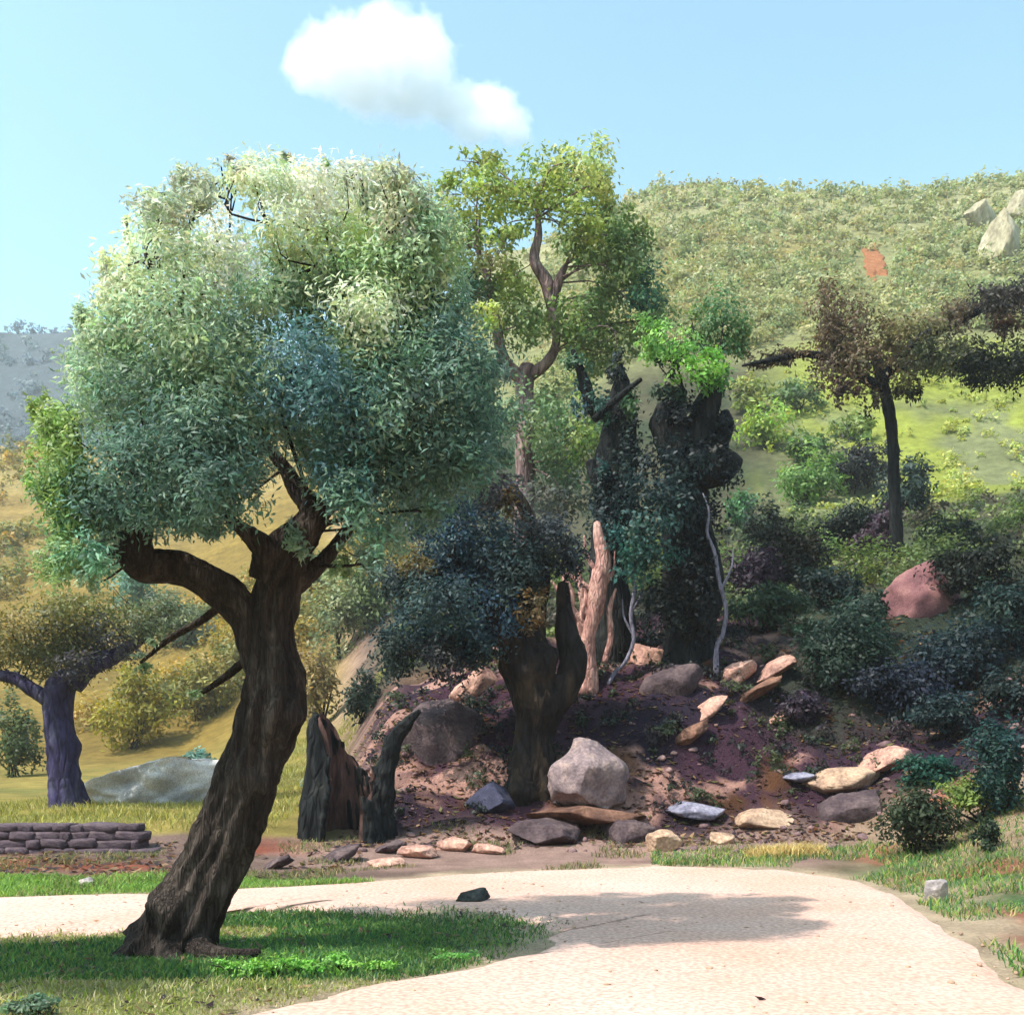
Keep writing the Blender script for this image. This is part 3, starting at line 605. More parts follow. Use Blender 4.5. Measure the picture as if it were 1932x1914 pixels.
# ------------------------------------------------------------------ brown tree on the right slope
R1, R2, R3 = (96, 82, 64), (112, 106, 72), (34, 40, 28)
make_tree('brown_tree', 'thin-stemmed brownish tree with spreading dark crown on the right slope', 'tree', 33.0, [
    ('trunk', [(1694, 1085, 0, 15), (1690, 980, 0, 11), (1686, 880, 0, 10), (1680, 790, 0, 10), (1664, 720, 0, 10), (1650, 670, 0, 7)]),
    ('branch', [(1662, 730, 0, 10), (1610, 700, 0, 9), (1570, 640, 0, 6)]),
    ('branch', [(1600, 690, 0, 8), (1530, 668, -.2, 7), (1470, 676, -.3, 6), (1400, 690, -.4, 2)]),
    ('branch', [(1664, 720, 0, 10), (1720, 650, .2, 10), (1800, 610, .3, 9), (1880, 570, .3, 6), (1960, 545, .3, 4)]),
    ('branch', [(1700, 690, .1, 8), (1790, 685, .2, 8), (1880, 690, .2, 7), (1960, 690, .2, 4)]),
], [(1450, 672, 52, 20, (84, 74, 60), -.3), (1480, 665, 40, 20, (84, 74, 60), 0), (1420, 685, 30, 14, (90, 72, 62), -.2), (1560, 590, 40, 55, R1), (1620, 620, 55, 60, R1), (1570, 670, 55, 55, R1), (1630, 690, 50, 45, (104, 90, 70)), (1590, 735, 32, 28, (84, 68, 62)), (1680, 650, 40, 45, (116, 104, 76)), (1740, 620, 60, 28, R2), (1800, 600, 60, 26, (92, 82, 66)),
    (1870, 570, 60, 26, (74, 70, 64)), (1920, 555, 40, 34, (66, 64, 60)), (1900, 605, 50, 24, (98, 78, 64)), (1720, 690, 50, 36, (108, 108, 78)), (1790, 680, 60, 36, (96, 100, 70)), (1860, 670, 50, 30, R3), (1900, 700, 60, 34, R3), (1960, 690, 50, 40, R3),
    (1650, 750, 20, 44, (74, 62, 50), -.3), (1700, 735, 34, 30, (84, 82, 58), -.2), (1735, 735, 12, 24, R3, -.3), (1990, 600, 60, 50, R2), (1850, 695, 50, 28, R3), (1930, 680, 60, 34, R3), (1880, 560, 60, 26, (50, 48, 46)), (1780, 660, 50, 26, (70, 74, 52))], M_BARK_D, .17, .075, cover=1.6, twig_r=.02, depth_k=.5, zmin=11, lk=1.5)

# ------------------------------------------------------------------ violet tree on the left terrace
make_tree('almond_tree', 'small violet-trunked tree with low olive crown on the left terrace', 'tree', 24.6, [
    ('trunk', [(130, 1545, 0, 38), (126, 1490, 0, 30), (116, 1420, 0, 26), (110, 1350, 0, 25), (116, 1300, 0, 27), (135, 1270, 0, 20)]),
    ('branch', [(100, 1325, 0, 16), (60, 1300, -.1, 14), (30, 1280, -.1, 12), (-30, 1270, -.1, 9)]),
    ('branch', [(135, 1290, 0, 22), (170, 1255, 0, 20), (220, 1235, 0, 14), (280, 1200, .1, 6)]),
], [(60, 1225, 75, 55, (112, 112, 72)), (130, 1215, 70, 60, (92, 98, 72)), (200, 1205, 75, 45, (88, 90, 84)), (100, 1165, 80, 45, (136, 132, 80)), (190, 1155, 80, 40, (128, 128, 80)), (270, 1180, 60, 40, (122, 132, 96)), (20, 1190, 60, 50, (150, 136, 84)),
    (150, 1260, 60, 30, (78, 76, 80)), (320, 1150, 60, 40, (132, 142, 110)), (-50, 1210, 60, 60, (120, 116, 76))], M_BARK_F, .13, .05, cover=1.4, twig_r=.016, knots=5, depth_k=.8)

# ------------------------------------------------------------------ bare pale branches between the dark trunks
def bare_shrub(name, label, Y, limbs, mat, group=None):
    b = limbs[0][0]; base = at(b[0], b[1], Y); base[2] = height(base[0], base[1]) - .08; e = empty(name, base); tag(e, label, 'shrub', group)
    for k, pts in enumerate(limbs):
        P = [at(q[0], q[1], Y + (q[3] if len(q) > 3 else 0)) for q in pts]; R = [pxr(q[2], Y) for q in pts]
        if k == 0: P = [base] + P; R = [R[0]*1.25] + R
        tube_obj('stem' if k == 0 else 'branch', P, R, mat, e, base, seg=10, rings=26, rough=.12, seed=k + len(name))
    return e
bare_shrub('dead_shrub', 'bare shrub between the dark trunks, its branches coloured pale sunlit pink', 23.2, [
    [(1110, 1262, 17), (1108, 1210, 15), (1122, 1150, 16), (1130, 1100, 18), (1138, 1055, 15), (1130, 1015, 11), (1126, 985, 6)],
    [(1090, 1270, 12), (1078, 1220, 12), (1068, 1170, 13), (1074, 1120, 10), (1062, 1085, 4)],
    [(1100, 1240, 6), (1094, 1180, 7), (1104, 1130, 6), (1098, 1090, 2)],
    [(1140, 1250, 6), (1152, 1200, 6), (1150, 1150, 5), (1162, 1110, 2)],
    [(1114, 1200, 7), (1090, 1165, 8), (1062, 1125, 5), (1040, 1095, 1.5)],
    [(1116, 1180, 6), (1098, 1130, 6), (1092, 1080, 5), (1074, 1030, 1.5)],
    [(1132, 1085, 5), (1108, 1050, 4), (1102, 1010, 1.5)], [(1128, 1120, 4), (1156, 1080, 3), (1160, 1040, 1)],
    [(1124, 1120, 5), (1090, 1095, 5), (1056, 1075, 3)],
], M_BARK_PALE)
bare_shrub('pale_sapling', 'thin pale pink sapling bending into a lilac foot between the dark trunks', 23.3, [
    [(1148, 1290, 5), (1160, 1268, 4), (1180, 1248, 4), (1196, 1205, 4), (1190, 1160, 4), (1198, 1110, 4), (1192, 1085, 3), (1206, 1050, 2), (1200, 1010, 1)],
    [(1194, 1150, 3), (1210, 1120, 2.5), (1216, 1085, 1)], [(1196, 1200, 3), (1178, 1165, 2), (1174, 1130, 1)],
], M_BARK_LILAC)
bare_shrub('lilac_sapling', 'thin lilac-grey leafless stem curving up the right flank of the knobbed trunk', 23.2, [
    [(1352, 1222, 5), (1364, 1195, 4), (1370, 1150, 4), (1356, 1090, 4), (1348, 1040, 3.5), (1334, 1005, 3), (1338, 965, 2), (1326, 930, 1)],
    [(1362, 1110, 3), (1380, 1070, 2), (1384, 1035, 1)],
], M_BARK_LILAC)

# ------------------------------------------------------------------ hollow stump
M_HEART = mat_noise('heartwood', [lin(48, 34, 34), lin(86, 62, 58), lin(122, 92, 84)], 4, (1, 1, .2), .9, .9, .04, 22)
def stump():
    Y = on_ground(650, 1578, 8)[1]; base = at(655, 1585, Y); e = empty('hollow_stump', base); k = Y/F
    tag(e, 'squat hollow black olive stump with one upright horn right of the leaning trunk', 'stump')
    n, m = 120, 60                                        # a gaping shell, open to the viewer
    a = np.linspace(-1.05, 4.2, n)[None, :]; t = np.linspace(0, 1, m)[:, None]      # angle: 0 right, pi/2 away, pi left
    left = np.exp(-(np.maximum(np.abs(a - 3.0) - .45, 0)/.55)**2); right = np.exp(-((a - .1)/.4)**2); back = np.exp(-((a - 1.6)/.7)**2)
    top = (84 + 150*left + 60*right + 70*back + 9*noise(np.stack([a*3, 0*a, 0*a], -1), 3) + 5*noise(np.stack([a*9, 0*a, 0*a], -1), 4))*k + .35
    def shell(shrink, seed):
        q3 = np.stack([np.cos(a)*1.5 + 0*t, np.sin(a)*1.5 + 0*t, t*2.2 + 0*a], -1)
        rad = 76*k*shrink*(1.32 - .75*t + .5*t*t - .22*t**4)*(1 + .07*np.sin(a*7 + 3*t) + .04*np.sin(a*17 - 4*t) + .26*fbm(q3, 4, seed))
        V = np.stack([rad*np.cos(a), rad*np.sin(a)*.8, top*t + 0*a - .35], -1).reshape(-1, 3); i = np.arange(n*m).reshape(m, n)
        return V, np.stack([i[:-1, :-1], i[:-1, 1:], i[1:, 1:], i[1:, :-1]], -1).reshape(-1, 4)
    o = obj('trunk', mesh_from('trunk', *shell(1, 8)), M_BARK_D, e); md = o.modifiers.new('wood', 'SOLIDIFY'); md.thickness = .10; md.offset = -1
    h = obj('heartwood', mesh_from('heartwood', *shell(.80, 8)), M_HEART, o)
    def T(nm, pts, **kw):
        tube_obj(nm, [at(q[0], q[1], Y + (q[3] if len(q) > 3 else 0)) for q in pts], [pxr(q[2], Y) for q in pts], M_BARK_D, e, base, **kw)
    T('branch', [(716, 1575, 15), (722, 1530, 17), (728, 1480, 17), (731, 1440, 17), (742, 1400, 15), (764, 1368, 12), (792, 1340, 4)], seg=24, rings=60, flute=.16, rough=.16, knots=4, seed=5)
    T('root', [(600, 1565, 30), (575, 1590, 20), (548, 1608, 8)], seg=14, rings=20, rough=.14, seed=9)
    T('root', [(710, 1572, 22), (738, 1592, 16), (766, 1602, 7)], seg=14, rings=20, rough=.14, seed=10)
stump()

# ------------------------------------------------------------------ bushes, each a thing
def bush(name, label, px, py, rx, ry, colr, Y, cover=2.0, group=None, L=None, cat='bush', ndir=None, base_py=None, lobes=7, jit=.24, stems=5, seat=True):
    """a multi-stemmed shrub: stems plus leafy lobes"""
    if seat: Y = on_ground(px, py + ry*.85, 6)[1]
    c = at(px, py, Y); r = np.array([pxr(rx, Y), pxr((rx+ry)/2, Y)*.9, pxr(ry, Y)])
    gz = float(height(c[0], c[1])); bz = min(gz, c[2] - r[2]*.8); base = np.array([c[0], c[1], bz])
    e = empty(name, base); tag(e, label, cat, group)
    tw = []
    for k in range(stems):
        d = rng.normal(size=3)*np.array([.5, .4, .35]); tip = c + d*r*.7
        st = base + np.array([rng.normal()*.12*r[0], rng.normal()*.12*r[0], -.05])
        r0 = .018*np.linalg.norm(tip-st) + .008
        tw.append(tube(np.array([st, (st+tip)/2 + rng.normal(size=3)*.08*r[0], tip]), np.array([r0, r0*.7, r0*.2]), seg=6, rings=9, rough=.05))
    V, fl = join(tw); o = obj('stems', mesh_from('stems', V - base, fl), M_BARK_E, e); o['kind'] = 'stuff'
    ll = L or .0058*Y; ww = ll*.45; ls = []
    for k in range(lobes):
        d = rng.normal(size=3); d /= np.linalg.norm(d); f = rng.uniform(.3, .6) if k else 0
        rr = r*(.55 if k else .85)*rng.uniform(.8, 1.15)
        ar = math.pi*rr[0]*rr[2]; n = max(60, cover*ar/(ll*ww*.5)*.75)
        ls.append(leaves(c + d*r*f, rr, n, ll, ww, lin(*colr, LK*rng.uniform(.85, 1.15)), jit=jit))
    crown('foliage', ls, e, base)
    return e

G_BANK = 'shrubs growing over the right bank'
for a in [
    ('dark round olive-green shrub above the bank, left of the thin brown stem', 1500, 1040, 78, 82, (52, 54, 42), 26),
    ('blackish green shrub touching the thin brown stem at its left', 1605, 1000, 62, 62, (34, 46, 38), 29),
    ('dark green shrub below the round olive shrub on the bank', 1575, 1105, 70, 38, (36, 54, 50), 25.5),
    ('broad mid-green shrub low on the bank crest right of the knobbed trunk', 1448, 1150, 82, 44, (66, 88, 64), 24),
    ('large dark green shrub in the middle of the right bank', 1600, 1222, 84, 90, (48, 70, 58), 23.5),
    ('dark slaty shrub at the foot of the meadow, left of the thin stem', 1610, 885, 70, 52, (64, 66, 68), 34),
    ('dark teal shrub right of the thin brown stem', 1715, 925, 50, 60, (62, 80, 74), 34.5),
    ('square dark green shrub on the meadow edge near the right border', 1795, 1015, 66, 46, (58, 72, 54), 28),
    ('near-black shrub below the square shrub on the meadow edge', 1850, 1075, 84, 56, (34, 42, 32), 26),
    ('tall dark teal shrub at the right border beside the lane bank', 1895, 1440, 62, 95, (40, 74, 70), 15.5),
    ('wide blue-teal thicket across the upper right bank at the border', 1830, 1235, 120, 70, (44, 64, 72), 21.5),
    ('low blue-teal thicket in the middle of the right bank', 1690, 1300, 95, 52, (48, 56, 72), 21),
    ('emerald arching shrub above the pale rocks at right', 1755, 1450, 68, 34, (40, 92, 76), 17.2),
    ('round dark green bush low at the right by the lane', 1720, 1545, 76, 70, (60, 72, 48), 15.6),
    ('small dark bush at the lower right border', 1866, 1570, 30, 36, (56, 72, 52), 13.6),
    ('yellow-green bush behind the round dark bush at right', 1850, 1500, 78, 50, (140, 158, 82), 14.8),
    ('small dark violet shrub right of the knobbed trunk', 1420, 1090, 56, 72, (58, 42, 62), 25.5),
    ('small grass-green shrub against the knobbed trunk top right', 1400, 960, 32, 48, (112, 152, 108), 28),
    ('violet-brown undergrowth shrub below the lime shrubs', 1660, 1010, 44, 54, (88, 70, 84), 32),
    ('dark green shrub over the right shoulder of the bank', 1625, 1165, 52, 60, (56, 76, 64), 23),
    ('deep teal shrub behind the wide blue-teal thicket', 1900, 1150, 80, 70, (50, 72, 68), 24),
    ('dusky green shrub between round olive shrub and knobbed trunk', 1440, 1000, 40, 56, (70, 84, 66), 27),
    ('dark undergrowth shrub on the bank below the large dark shrub', 1520, 1330, 60, 34, (58, 46, 62), 21.5),
    ('dark teal shrub left of the tall border shrub', 1790, 1350, 80, 50, (46, 66, 68), 19),
    ('black-green shrub at the border above the tall teal shrub', 1925, 1300, 60, 60, (44, 60, 58), 17),
]: bush('bank_shrub', a[0], a[1], a[2], a[3]*1.15, a[4]*1.1, *a[5:], group=G_BANK, cover=2.6)
G_LIME = 'light green shrubs on the slope'
for a in [
    ('lime-green shrub with broad sunlit top right of the knobbed tree', 1450, 800, 62, 56, (168, 190, 92), 36),
    ('grass-green slanting shrub above the round olive shrub', 1520, 900, 82, 62, (134, 168, 94), 33),
    ('dull green shrub under the brown crown on the slope', 1505, 745, 58, 36, (112, 138, 88), 42),
    ('dark-leaved shrub with yellow tips in the middle of the lime slope', 1530, 845, 58, 40, (100, 128, 74), 34.5),
    ('pale green shrub left of the brown stem on the slope', 1610, 800, 52, 36, (152, 172, 100), 39),
    ('olive shrub below the pale stem of the tall tree', 1420, 740, 50, 40, (164, 172, 100), 44),
]: bush('slope_shrub', *a, group=G_LIME)
G_MID = 'shrubs around the hollow stump'
for a in [
    ('dark green shrub rising behind the hollow stump', 685, 1310, 46, 60, (70, 84, 74), 21.5),
    ('tall sage-olive shrub filling the gap right of the leaning trunk', 645, 1160, 66, 95, (150, 160, 118), 27),
    ('tan-olive shrub right of the leaning trunk above the stump', 605, 1290, 52, 90, (156, 138, 92), 29),
    ('olive shrub left of the leaning trunk at half height', 375, 1300, 68, 70, (146, 138, 72), 34),
    ('ochre-green rounded shrub in the left field', 250, 1340, 78, 84, (158, 150, 62), 36),
    ('dark green shrub at the left border behind the violet trunk', 25, 1390, 60, 88, (104, 118, 78), 27.5),
    ('grey-green low shrub right of the leaning trunk base gap', 600, 1480, 36, 50, (136, 156, 128), 25),
    ('aqua-green shrub behind the left limb of the olive', 250, 1100, 85, 60, (132, 174, 152), 30),
    ('teal-grey shrub below the left limb of the olive', 330, 1180, 85, 50, (128, 146, 118), 31),
    ('teal low shrub on top of the pale outcrop', 375, 1440, 50, 30, (108, 146, 134), 25.6),
]: bush('field_shrub', *a, group=G_MID)

# trees that fill the skyline behind the olive, on the far slope
for k, (px, py, rx, ry, colr, Y) in enumerate([(560, 1080, 70, 60, (122, 142, 96), 60), (700, 1130, 60, 70, (110, 128, 84), 48), (470, 1230, 50, 60, (140, 132, 78), 52)]):
    bush('slope_shrub', ['olive-green scrub oak showing between trunk and limb of the leaning olive', 'dull green scrub oak left of the blue-green foliage', 'ochre scrub bush seen left of the leaning trunk'][k], px, py, rx, ry, colr, Y, group=G_LIME)

# ------------------------------------------------------------------ rocks
def rock_mesh(name, r, seed, rough=.12, sub=4, flat=.5, lo=.5, hi=.86, planes=26):
    bm = bmesh.new(); bmesh.ops.create_icosphere(bm, subdivisions=sub, radius=1)
    V = np.array([v.co[:] for v in bm.verts]); Fq = np.array([[v.index for v in f.verts] for f in bm.faces]); bm.free()
    rr = np.random.default_rng(seed)
    for _ in range(planes):                     # chop flats, then roughen
        d = rr.normal(size=3); d /= np.linalg.norm(d); h = rr.uniform(lo, hi); q = V@d
        V = V - np.outer(np.maximum(q - h, 0)*.97, d)
    V = V*(1 + rough*fbm(V*1.6 + seed, 4, seed)[:, None] + .09*fbm(V*5 + seed, 4, seed+1, .6)[:, None])
    V[:, 2] = np.where(V[:, 2] < -flat, -flat + (V[:, 2]+flat)*.3, V[:, 2])
    V = V/np.abs(V).max(0)*np.asarray(r); return mesh_from(name, V, Fq)
def rock(name, label, px, py, rx, ry, Y, mat, seed, tilt=0, group=None, parent=None, cat='rock', stand=True, rough=.12, sub=4, **kw):
    """px, py = centre in the picture; rx, ry half sizes; stands on the ground or is sunk into the bank"""
    Y = on_ground(px, py + (ry*.8 if stand else 0), 6)[1] if Y is not None else _cap_Y
    c = at(px, py, Y); rz = pxr(ry, Y)*1.15
    r = (pxr(rx, Y), pxr(rx, Y)*.8, rz)
    o = obj(name, rock_mesh(name, r, seed, rough, sub, **kw), mat, parent); o.location = c - np.array([0, 0, pxr(ry, Y)*.15]); o.rotation_euler = (0, tilt, random.uniform(-.3, .3))
    if parent is None: tag(o, label, cat, group, 'thing')
    return o
# pale beehive-shaped boulder with its cap stone, on a slab
Yb = 19.2
_cap_Y = on_ground(1106, 1468 + 56*.8, 6)[1]
M_BOULDER = mat_noise('boulder_stone', [lin(98, 84, 88), lin(136, 118, 120), lin(168, 144, 134)], 3.2, (1, 1, 1), .9, .8, .06, 18)
_b = rock('boulder', 'big pinkish-grey bell-shaped boulder with narrow top standing on a reddish slab', 1106, 1452, 82, 82, Yb, M_BOULDER, 11, cat='boulder', rough=.10, sub=5, lo=.7, hi=.95)
_v = np.array([v.co[:] for v in _b.data.vertices]); _t = _v[:, 2]/_v[:, 2].max(); _w = 1 - .40*smooth(.15, .6, _t); _v[:, 2] = np.where(_t > .62, (_t - (_t - .62)*.55)*_v[:, 2].max(), _v[:, 2]); _w = _w*(1 + .55*smooth(.62, 1, _t))
_v[:, 0] *= _w; _v[:, 1] *= _w; _b.data.vertices.foreach_set('co', _v.astype(np.float32).ravel()); _b.data.update()
rock('slab', 'flat reddish-brown stone slab under the pale boulder', 1110, 1534, 118, 17, Yb, M_ROCK_RUST, 13, cat='slab', rough=.12)
rock('dark_rock', 'dark brown rock below the slab at the lane side', 1040, 1568, 84, 24, 18.3, M_ROCK_DARK, 14)
rock('dark_rock', 'slate-dark low rock right of the slab', 1190, 1566, 60, 22, 18.4, M_ROCK_DARK, 15)
rock('lane_stone', 'rounded pink-cream stone at the lane edge below the boulder', 1252, 1585, 34, 22, 17.4, M_ROCK_CREAM, 16, cat='stone')
rock('lane_stone', 'small cream stone left of the dry straw tuft', 1364, 1581, 26, 12, 17.6, M_ROCK_CREAM, 18, cat='stone')
rock('flat_stone', 'long flat lilac stone right of the pale boulder', 1310, 1527, 58, 15, 18.7, M_ROCK_LILAC, 19, tilt=.08, cat='stone')
rock('flat_stone', 'thin lilac stone in the purple earth above the pale rocks', 1505, 1466, 36, 11, 19.4, M_ROCK_LILAC, 20, tilt=.06, cat='stone')
rock('bank_rock', 'pale pink rock low at the foot of the bank', 1432, 1548, 70, 24, 18.2, M_ROCK_CREAM, 21, stand=False)
rock('bank_rock', 'cream sunlit rock in the middle of the right bank foot', 1590, 1470, 74, 28, 18.8, M_ROCK_CREAM, 23, tilt=-.25, stand=False)
rock('bank_rock', 'purple-grey slanted rock left of the round dark bush', 1600, 1535, 72, 42, 17.2, M_ROCK_DARK, 24, tilt=-.3, stand=False)
rock('bank_rock', 'dull pink rock beside the emerald shrub', 1680, 1432, 60, 26, 18.6, M_ROCK_PINK, 25, tilt=-.15, stand=False)
for k, (px, py, rx, ry, tl, m_, lb) in enumerate([
        (1462, 1262, 62, 17, -.55, M_ROCK_PINK, 'long pink slab highest on the right bank, tilted up to the right'), (1392, 1268, 50, 20, -.6, M_ROCK_PINK, 'pink-orange slab left of the highest slab'),
        (1420, 1310, 66, 13, -.5, M_ROCK_RUST, 'thin rust slab below the two pink slabs'), (1335, 1338, 46, 17, -.7, M_ROCK_PINK, 'short pink slab above the boulder to its right'),
        (1300, 1385, 50, 14, -.65, M_ROCK_RUST, 'rust slab just right of the boulder top'), (1480, 1345, 48, 11, -.4, M_ROCK_PINK, 'narrow pink slab near the dark undergrowth shrub')]):
    rock('tilted_rock', lb, px, py, rx, ry, 22, m_, 80 + k, tilt=tl, stand=False, group='tilted slabs in the bank, coloured for sunlit streaks')  # pink and rust slabs stand in for streaks of sunlight on the bank
rock('bank_rock', 'dark brown rock leaning right under the knobbed trunk', 1268, 1290, 62, 40, 22.0, M_ROCK_DARK, 29, tilt=-.7, stand=False)
rock('bank_rock', 'rosy rock between the dark trunks above the boulder', 1228, 1250, 46, 46, 22.6, M_ROCK_PINK, 30, tilt=-.4, stand=False)
rock('bank_rock', 'pink rock touching the left side of the twisted trunk', 905, 1300, 52, 42, 20.4, M_ROCK_PINK, 31, tilt=.3, stand=False)
rock('bank_rock', 'broad brown-purple rock face left of the twisted trunk', 815, 1400, 100, 84, 20.9, M_ROCK_DARK, 34, stand=False)
rock('bank_rock', 'rock at the foot of the twisted trunk, coloured deep blue-violet for shadow', 930, 1510, 62, 36, 19.6, mat_noise('rock_blue_shade', [lin(42, 42, 58), lin(58, 58, 78), lin(80, 76, 92)], 3), 35, stand=False)  # deep blue of the shadow put into this rock's colour
rock('bank_rock', 'rose-brown rock below the near-black shrub at right', 1735, 1140, 92, 84, 25.5, mat_noise('rock_rose', [lin(88, 58, 64), lin(122, 82, 84), lin(150, 108, 104)], 1.6), 36, stand=False)
for k, (px, py, rx, ry, Y, lb) in enumerate([(860, 1592, 40, 14, 17.6, 'pale pink flat stone at the lane side below the blue rock'), (790, 1606, 44, 13, 17.2, 'pale pink flat stone right of the stump roots'),
                                             (920, 1600, 34, 10, 17.3, 'pink-grey flat stone near the dark rock'), (730, 1625, 38, 9, 16.6, 'low pinkish stone on the far lane edge')]):
    rock('verge_stone', lb, px, py, rx, ry, Y, M_ROCK_PINK, 50 + k, cat='stone', group='flat stones on the far lane edge')
for k, (px, py, rx, ry, Y, lb) in enumerate([(520, 1630, 34, 10, 15.6, 'maroon stone just right of the leaning trunk'), (640, 1612, 46, 13, 16.8, 'long maroon stone below the hollow stump'), (735, 1598, 40, 10, 17.4, 'maroon stone under the stump horn')]):
    rock('maroon_stone', lb, px, py, rx, ry, Y, M_ROCK_DARK, 60 + k, tilt=-.45, cat='stone', group='maroon stones by the stump')
rock('lane_stone', 'square black stone on the lane by the tree shadow', 893, 1690, 32, 17, 11.9, mat_noise('rock_black', [lin(26, 32, 34), lin(48, 54, 54), lin(80, 80, 78)], 6), 37, cat='stone', rough=.12)
rock('lane_stone', 'white stone on the right lane edge', 1768, 1680, 26, 24, 12.2, M_ROCK_PALE, 38, cat='stone')
rock('lane_stone', 'grey-white stone on the grass strip left of the olive', 162, 1664, 20, 10, 13.4, M_ROCK_PALE, 40, cat='stone')
# pale outcrop in the left field
rock('outcrop', 'pale lilac-white limestone outcrop sloping up to the leaning trunk', 340, 1478, 170, 44, 27, mat_noise('rock_white', [lin(150, 148, 152), lin(200, 194, 192), lin(226, 214, 200)], 1.2), 41, tilt=-.16, cat='outcrop', rough=.32, sub=5)
rock('field_stone', 'peach stone at the left tip of the pale outcrop', 228, 1500, 34, 11, 25, M_ROCK_CREAM, 42, cat='stone')
# limestone crags on the skyline
for k, (px, py, rx, ry, lb) in enumerate([(1895, 450, 46, 60, 'pale upright crag at the right border of the hillside'), (1850, 410, 34, 30, 'small pale crag left of the border crag'), (1930, 390, 40, 36, 'pale crag top at the right skyline'),
]):
    x, y, z = on_ground(px, py + ry*.6)
    rock('crag', lb, px, py, rx, ry, y, M_ROCK_FAR, 70 + k, cat='crag', group='limestone crags on the hillside')

# ------------------------------------------------------------------ low retaining wall, stone by stone
def wall():
    base = np.array([-9.5, 17.7, 0]); e = empty('terrace_wall', base); tag(e, 'low purple-brown dry stone retaining wall at the left border', 'wall', kind='thing')
    def block(seed):
        bm = bmesh.new(); bmesh.ops.create_cube(bm, size=1); bmesh.ops.subdivide_edges(bm, edges=bm.edges[:], cuts=3, use_grid_fill=True)
        V = np.array([v.co[:] for v in bm.verts]); Fq = np.array([[v.index for v in f.verts] for f in bm.faces]); bm.free()
        n = np.linalg.norm(V, axis=1)[:, None]; V = V*(.72 + .28*.62/n) + .05*np.stack([noise(V*2.3 + seed*3.1, q) for q in (1, 2, 3)], -1)
        me = mesh_from('stone', V, Fq); me.materials.append(M_WALL); return me
    ms = [block(k) for k in range(8)]; k = 0; z = -.06
    for row in range(4):
        x = -13.0 + row*.13; h = (.16, .15, .14, .12)[row]
        while x < -6.25 - row*.16:
            w = random.uniform(.14, .62); o = bpy.data.objects.new('stone', ms[random.randrange(8)]); COL.objects.link(o); o.parent = e
            o.location = Vector((x + w/2, 17.7 + .04*row + random.uniform(-.03, .03), z + h/2 + random.uniform(-.012, .012))) - Vector(base)
            o.scale = (w*1.06, .45, h*1.14*random.uniform(.92, 1.1)); o.rotation_euler = (random.uniform(-.04, .04), random.uniform(-.06, .06), random.choice((0, math.pi)) + random.uniform(-.08, .08))
            x += w
        z += h
wall()

# ------------------------------------------------------------------ grass, weeds and pebbles
def grass_mesh(x, y, h, w, cols, lean=.35, bend=.3):
    n = len(x); z = height(x, y) - .01
    a = rng.uniform(0, 2*np.pi, n); s = np.stack([np.cos(a), np.sin(a), 0*a], -1)
    d = np.stack([rng.normal(size=n)*lean, rng.normal(size=n)*lean, np.ones(n)], -1)
    d /= np.linalg.norm(d, axis=1)[:, None]
    P = np.stack([x, y, z], -1); hh = h[:, None]; ww = w[:, None]
    m = P + d*hh*.55; t = P + d*hh + np.stack([rng.normal(size=n), rng.normal(size=n), -.3*np.ones(n)], -1)*hh*bend
    V = np.stack([P - s*ww/2, P + s*ww/2, m + s*ww*.4, t, m - s*ww*.4], 1).reshape(-1, 3)
    i = np.arange(n)*5
    q = np.stack([i, i+1, i+2, i+4], -1); tr = np.stack([i+4, i+2, i+3], -1)
    return V, [q, tr], np.repeat(cols, 5, 0)
def grass(name, label, x, y, h0, palette, wgt=None):
    n = len(x); k = rng.choice(len(palette), n, p=wgt)
    c = np.array([lin(*p, LK) for p in palette])[k]*np.clip(1 + rng.normal(size=(n, 1))*.22, .4, 1.8)
    p = np.stack([x, y, 0*x], -1); c = c*(1 + .35*fbm(p*1.3, 3, 91))[:, None]
    h = h0*np.clip(rng.normal(size=n)*.35 + 1, .3, 2.2)*(1 + .6*fbm(p*.9, 3, 95))
    V, fl, C = grass_mesh(x, y, np.maximum(h, .015), .006 + .10*np.maximum(h, .02)*rng.uniform(.5, 1, n), c)
    o = obj(name, mesh_from(name, V, fl, False, C), M_GRASS); tag(o, label, 'grass', kind='stuff'); return o
def scatter(n, x0, x1, y0, y1): return rng.uniform(x0, x1, n), rng.uniform(y0, y1, n)
# verge round the olive
x, y = scatter(190000, -7, 1.2, 5.2, 12)
p = np.stack([x, y, 0*x], -1); wob = .5*fbm(p*1.4, 4, 97) + .22*rng.normal(size=len(x))
keep = ~in_lane(x + wob, y + wob) & (fbm(p*.7, 4, 99) + rng.random(len(x))*.9 > .12)
dry = fbm(p*.5 + 3, 3, 101) + .5*(y < 7.6) > .15
x, y = x[keep], y[keep]; dry = dry[keep]
grass('grass', 'short green grass on the verge around the olive trunk', x[~dry], y[~dry], .055, [(84, 130, 70), (112, 156, 74), (66, 112, 76), (140, 164, 88)])
grass('grass', 'yellowing dry grass at the bottom of the near verge', x[dry], y[dry], .045, [(186, 186, 96), (206, 196, 138), (160, 178, 84), (214, 200, 160)])
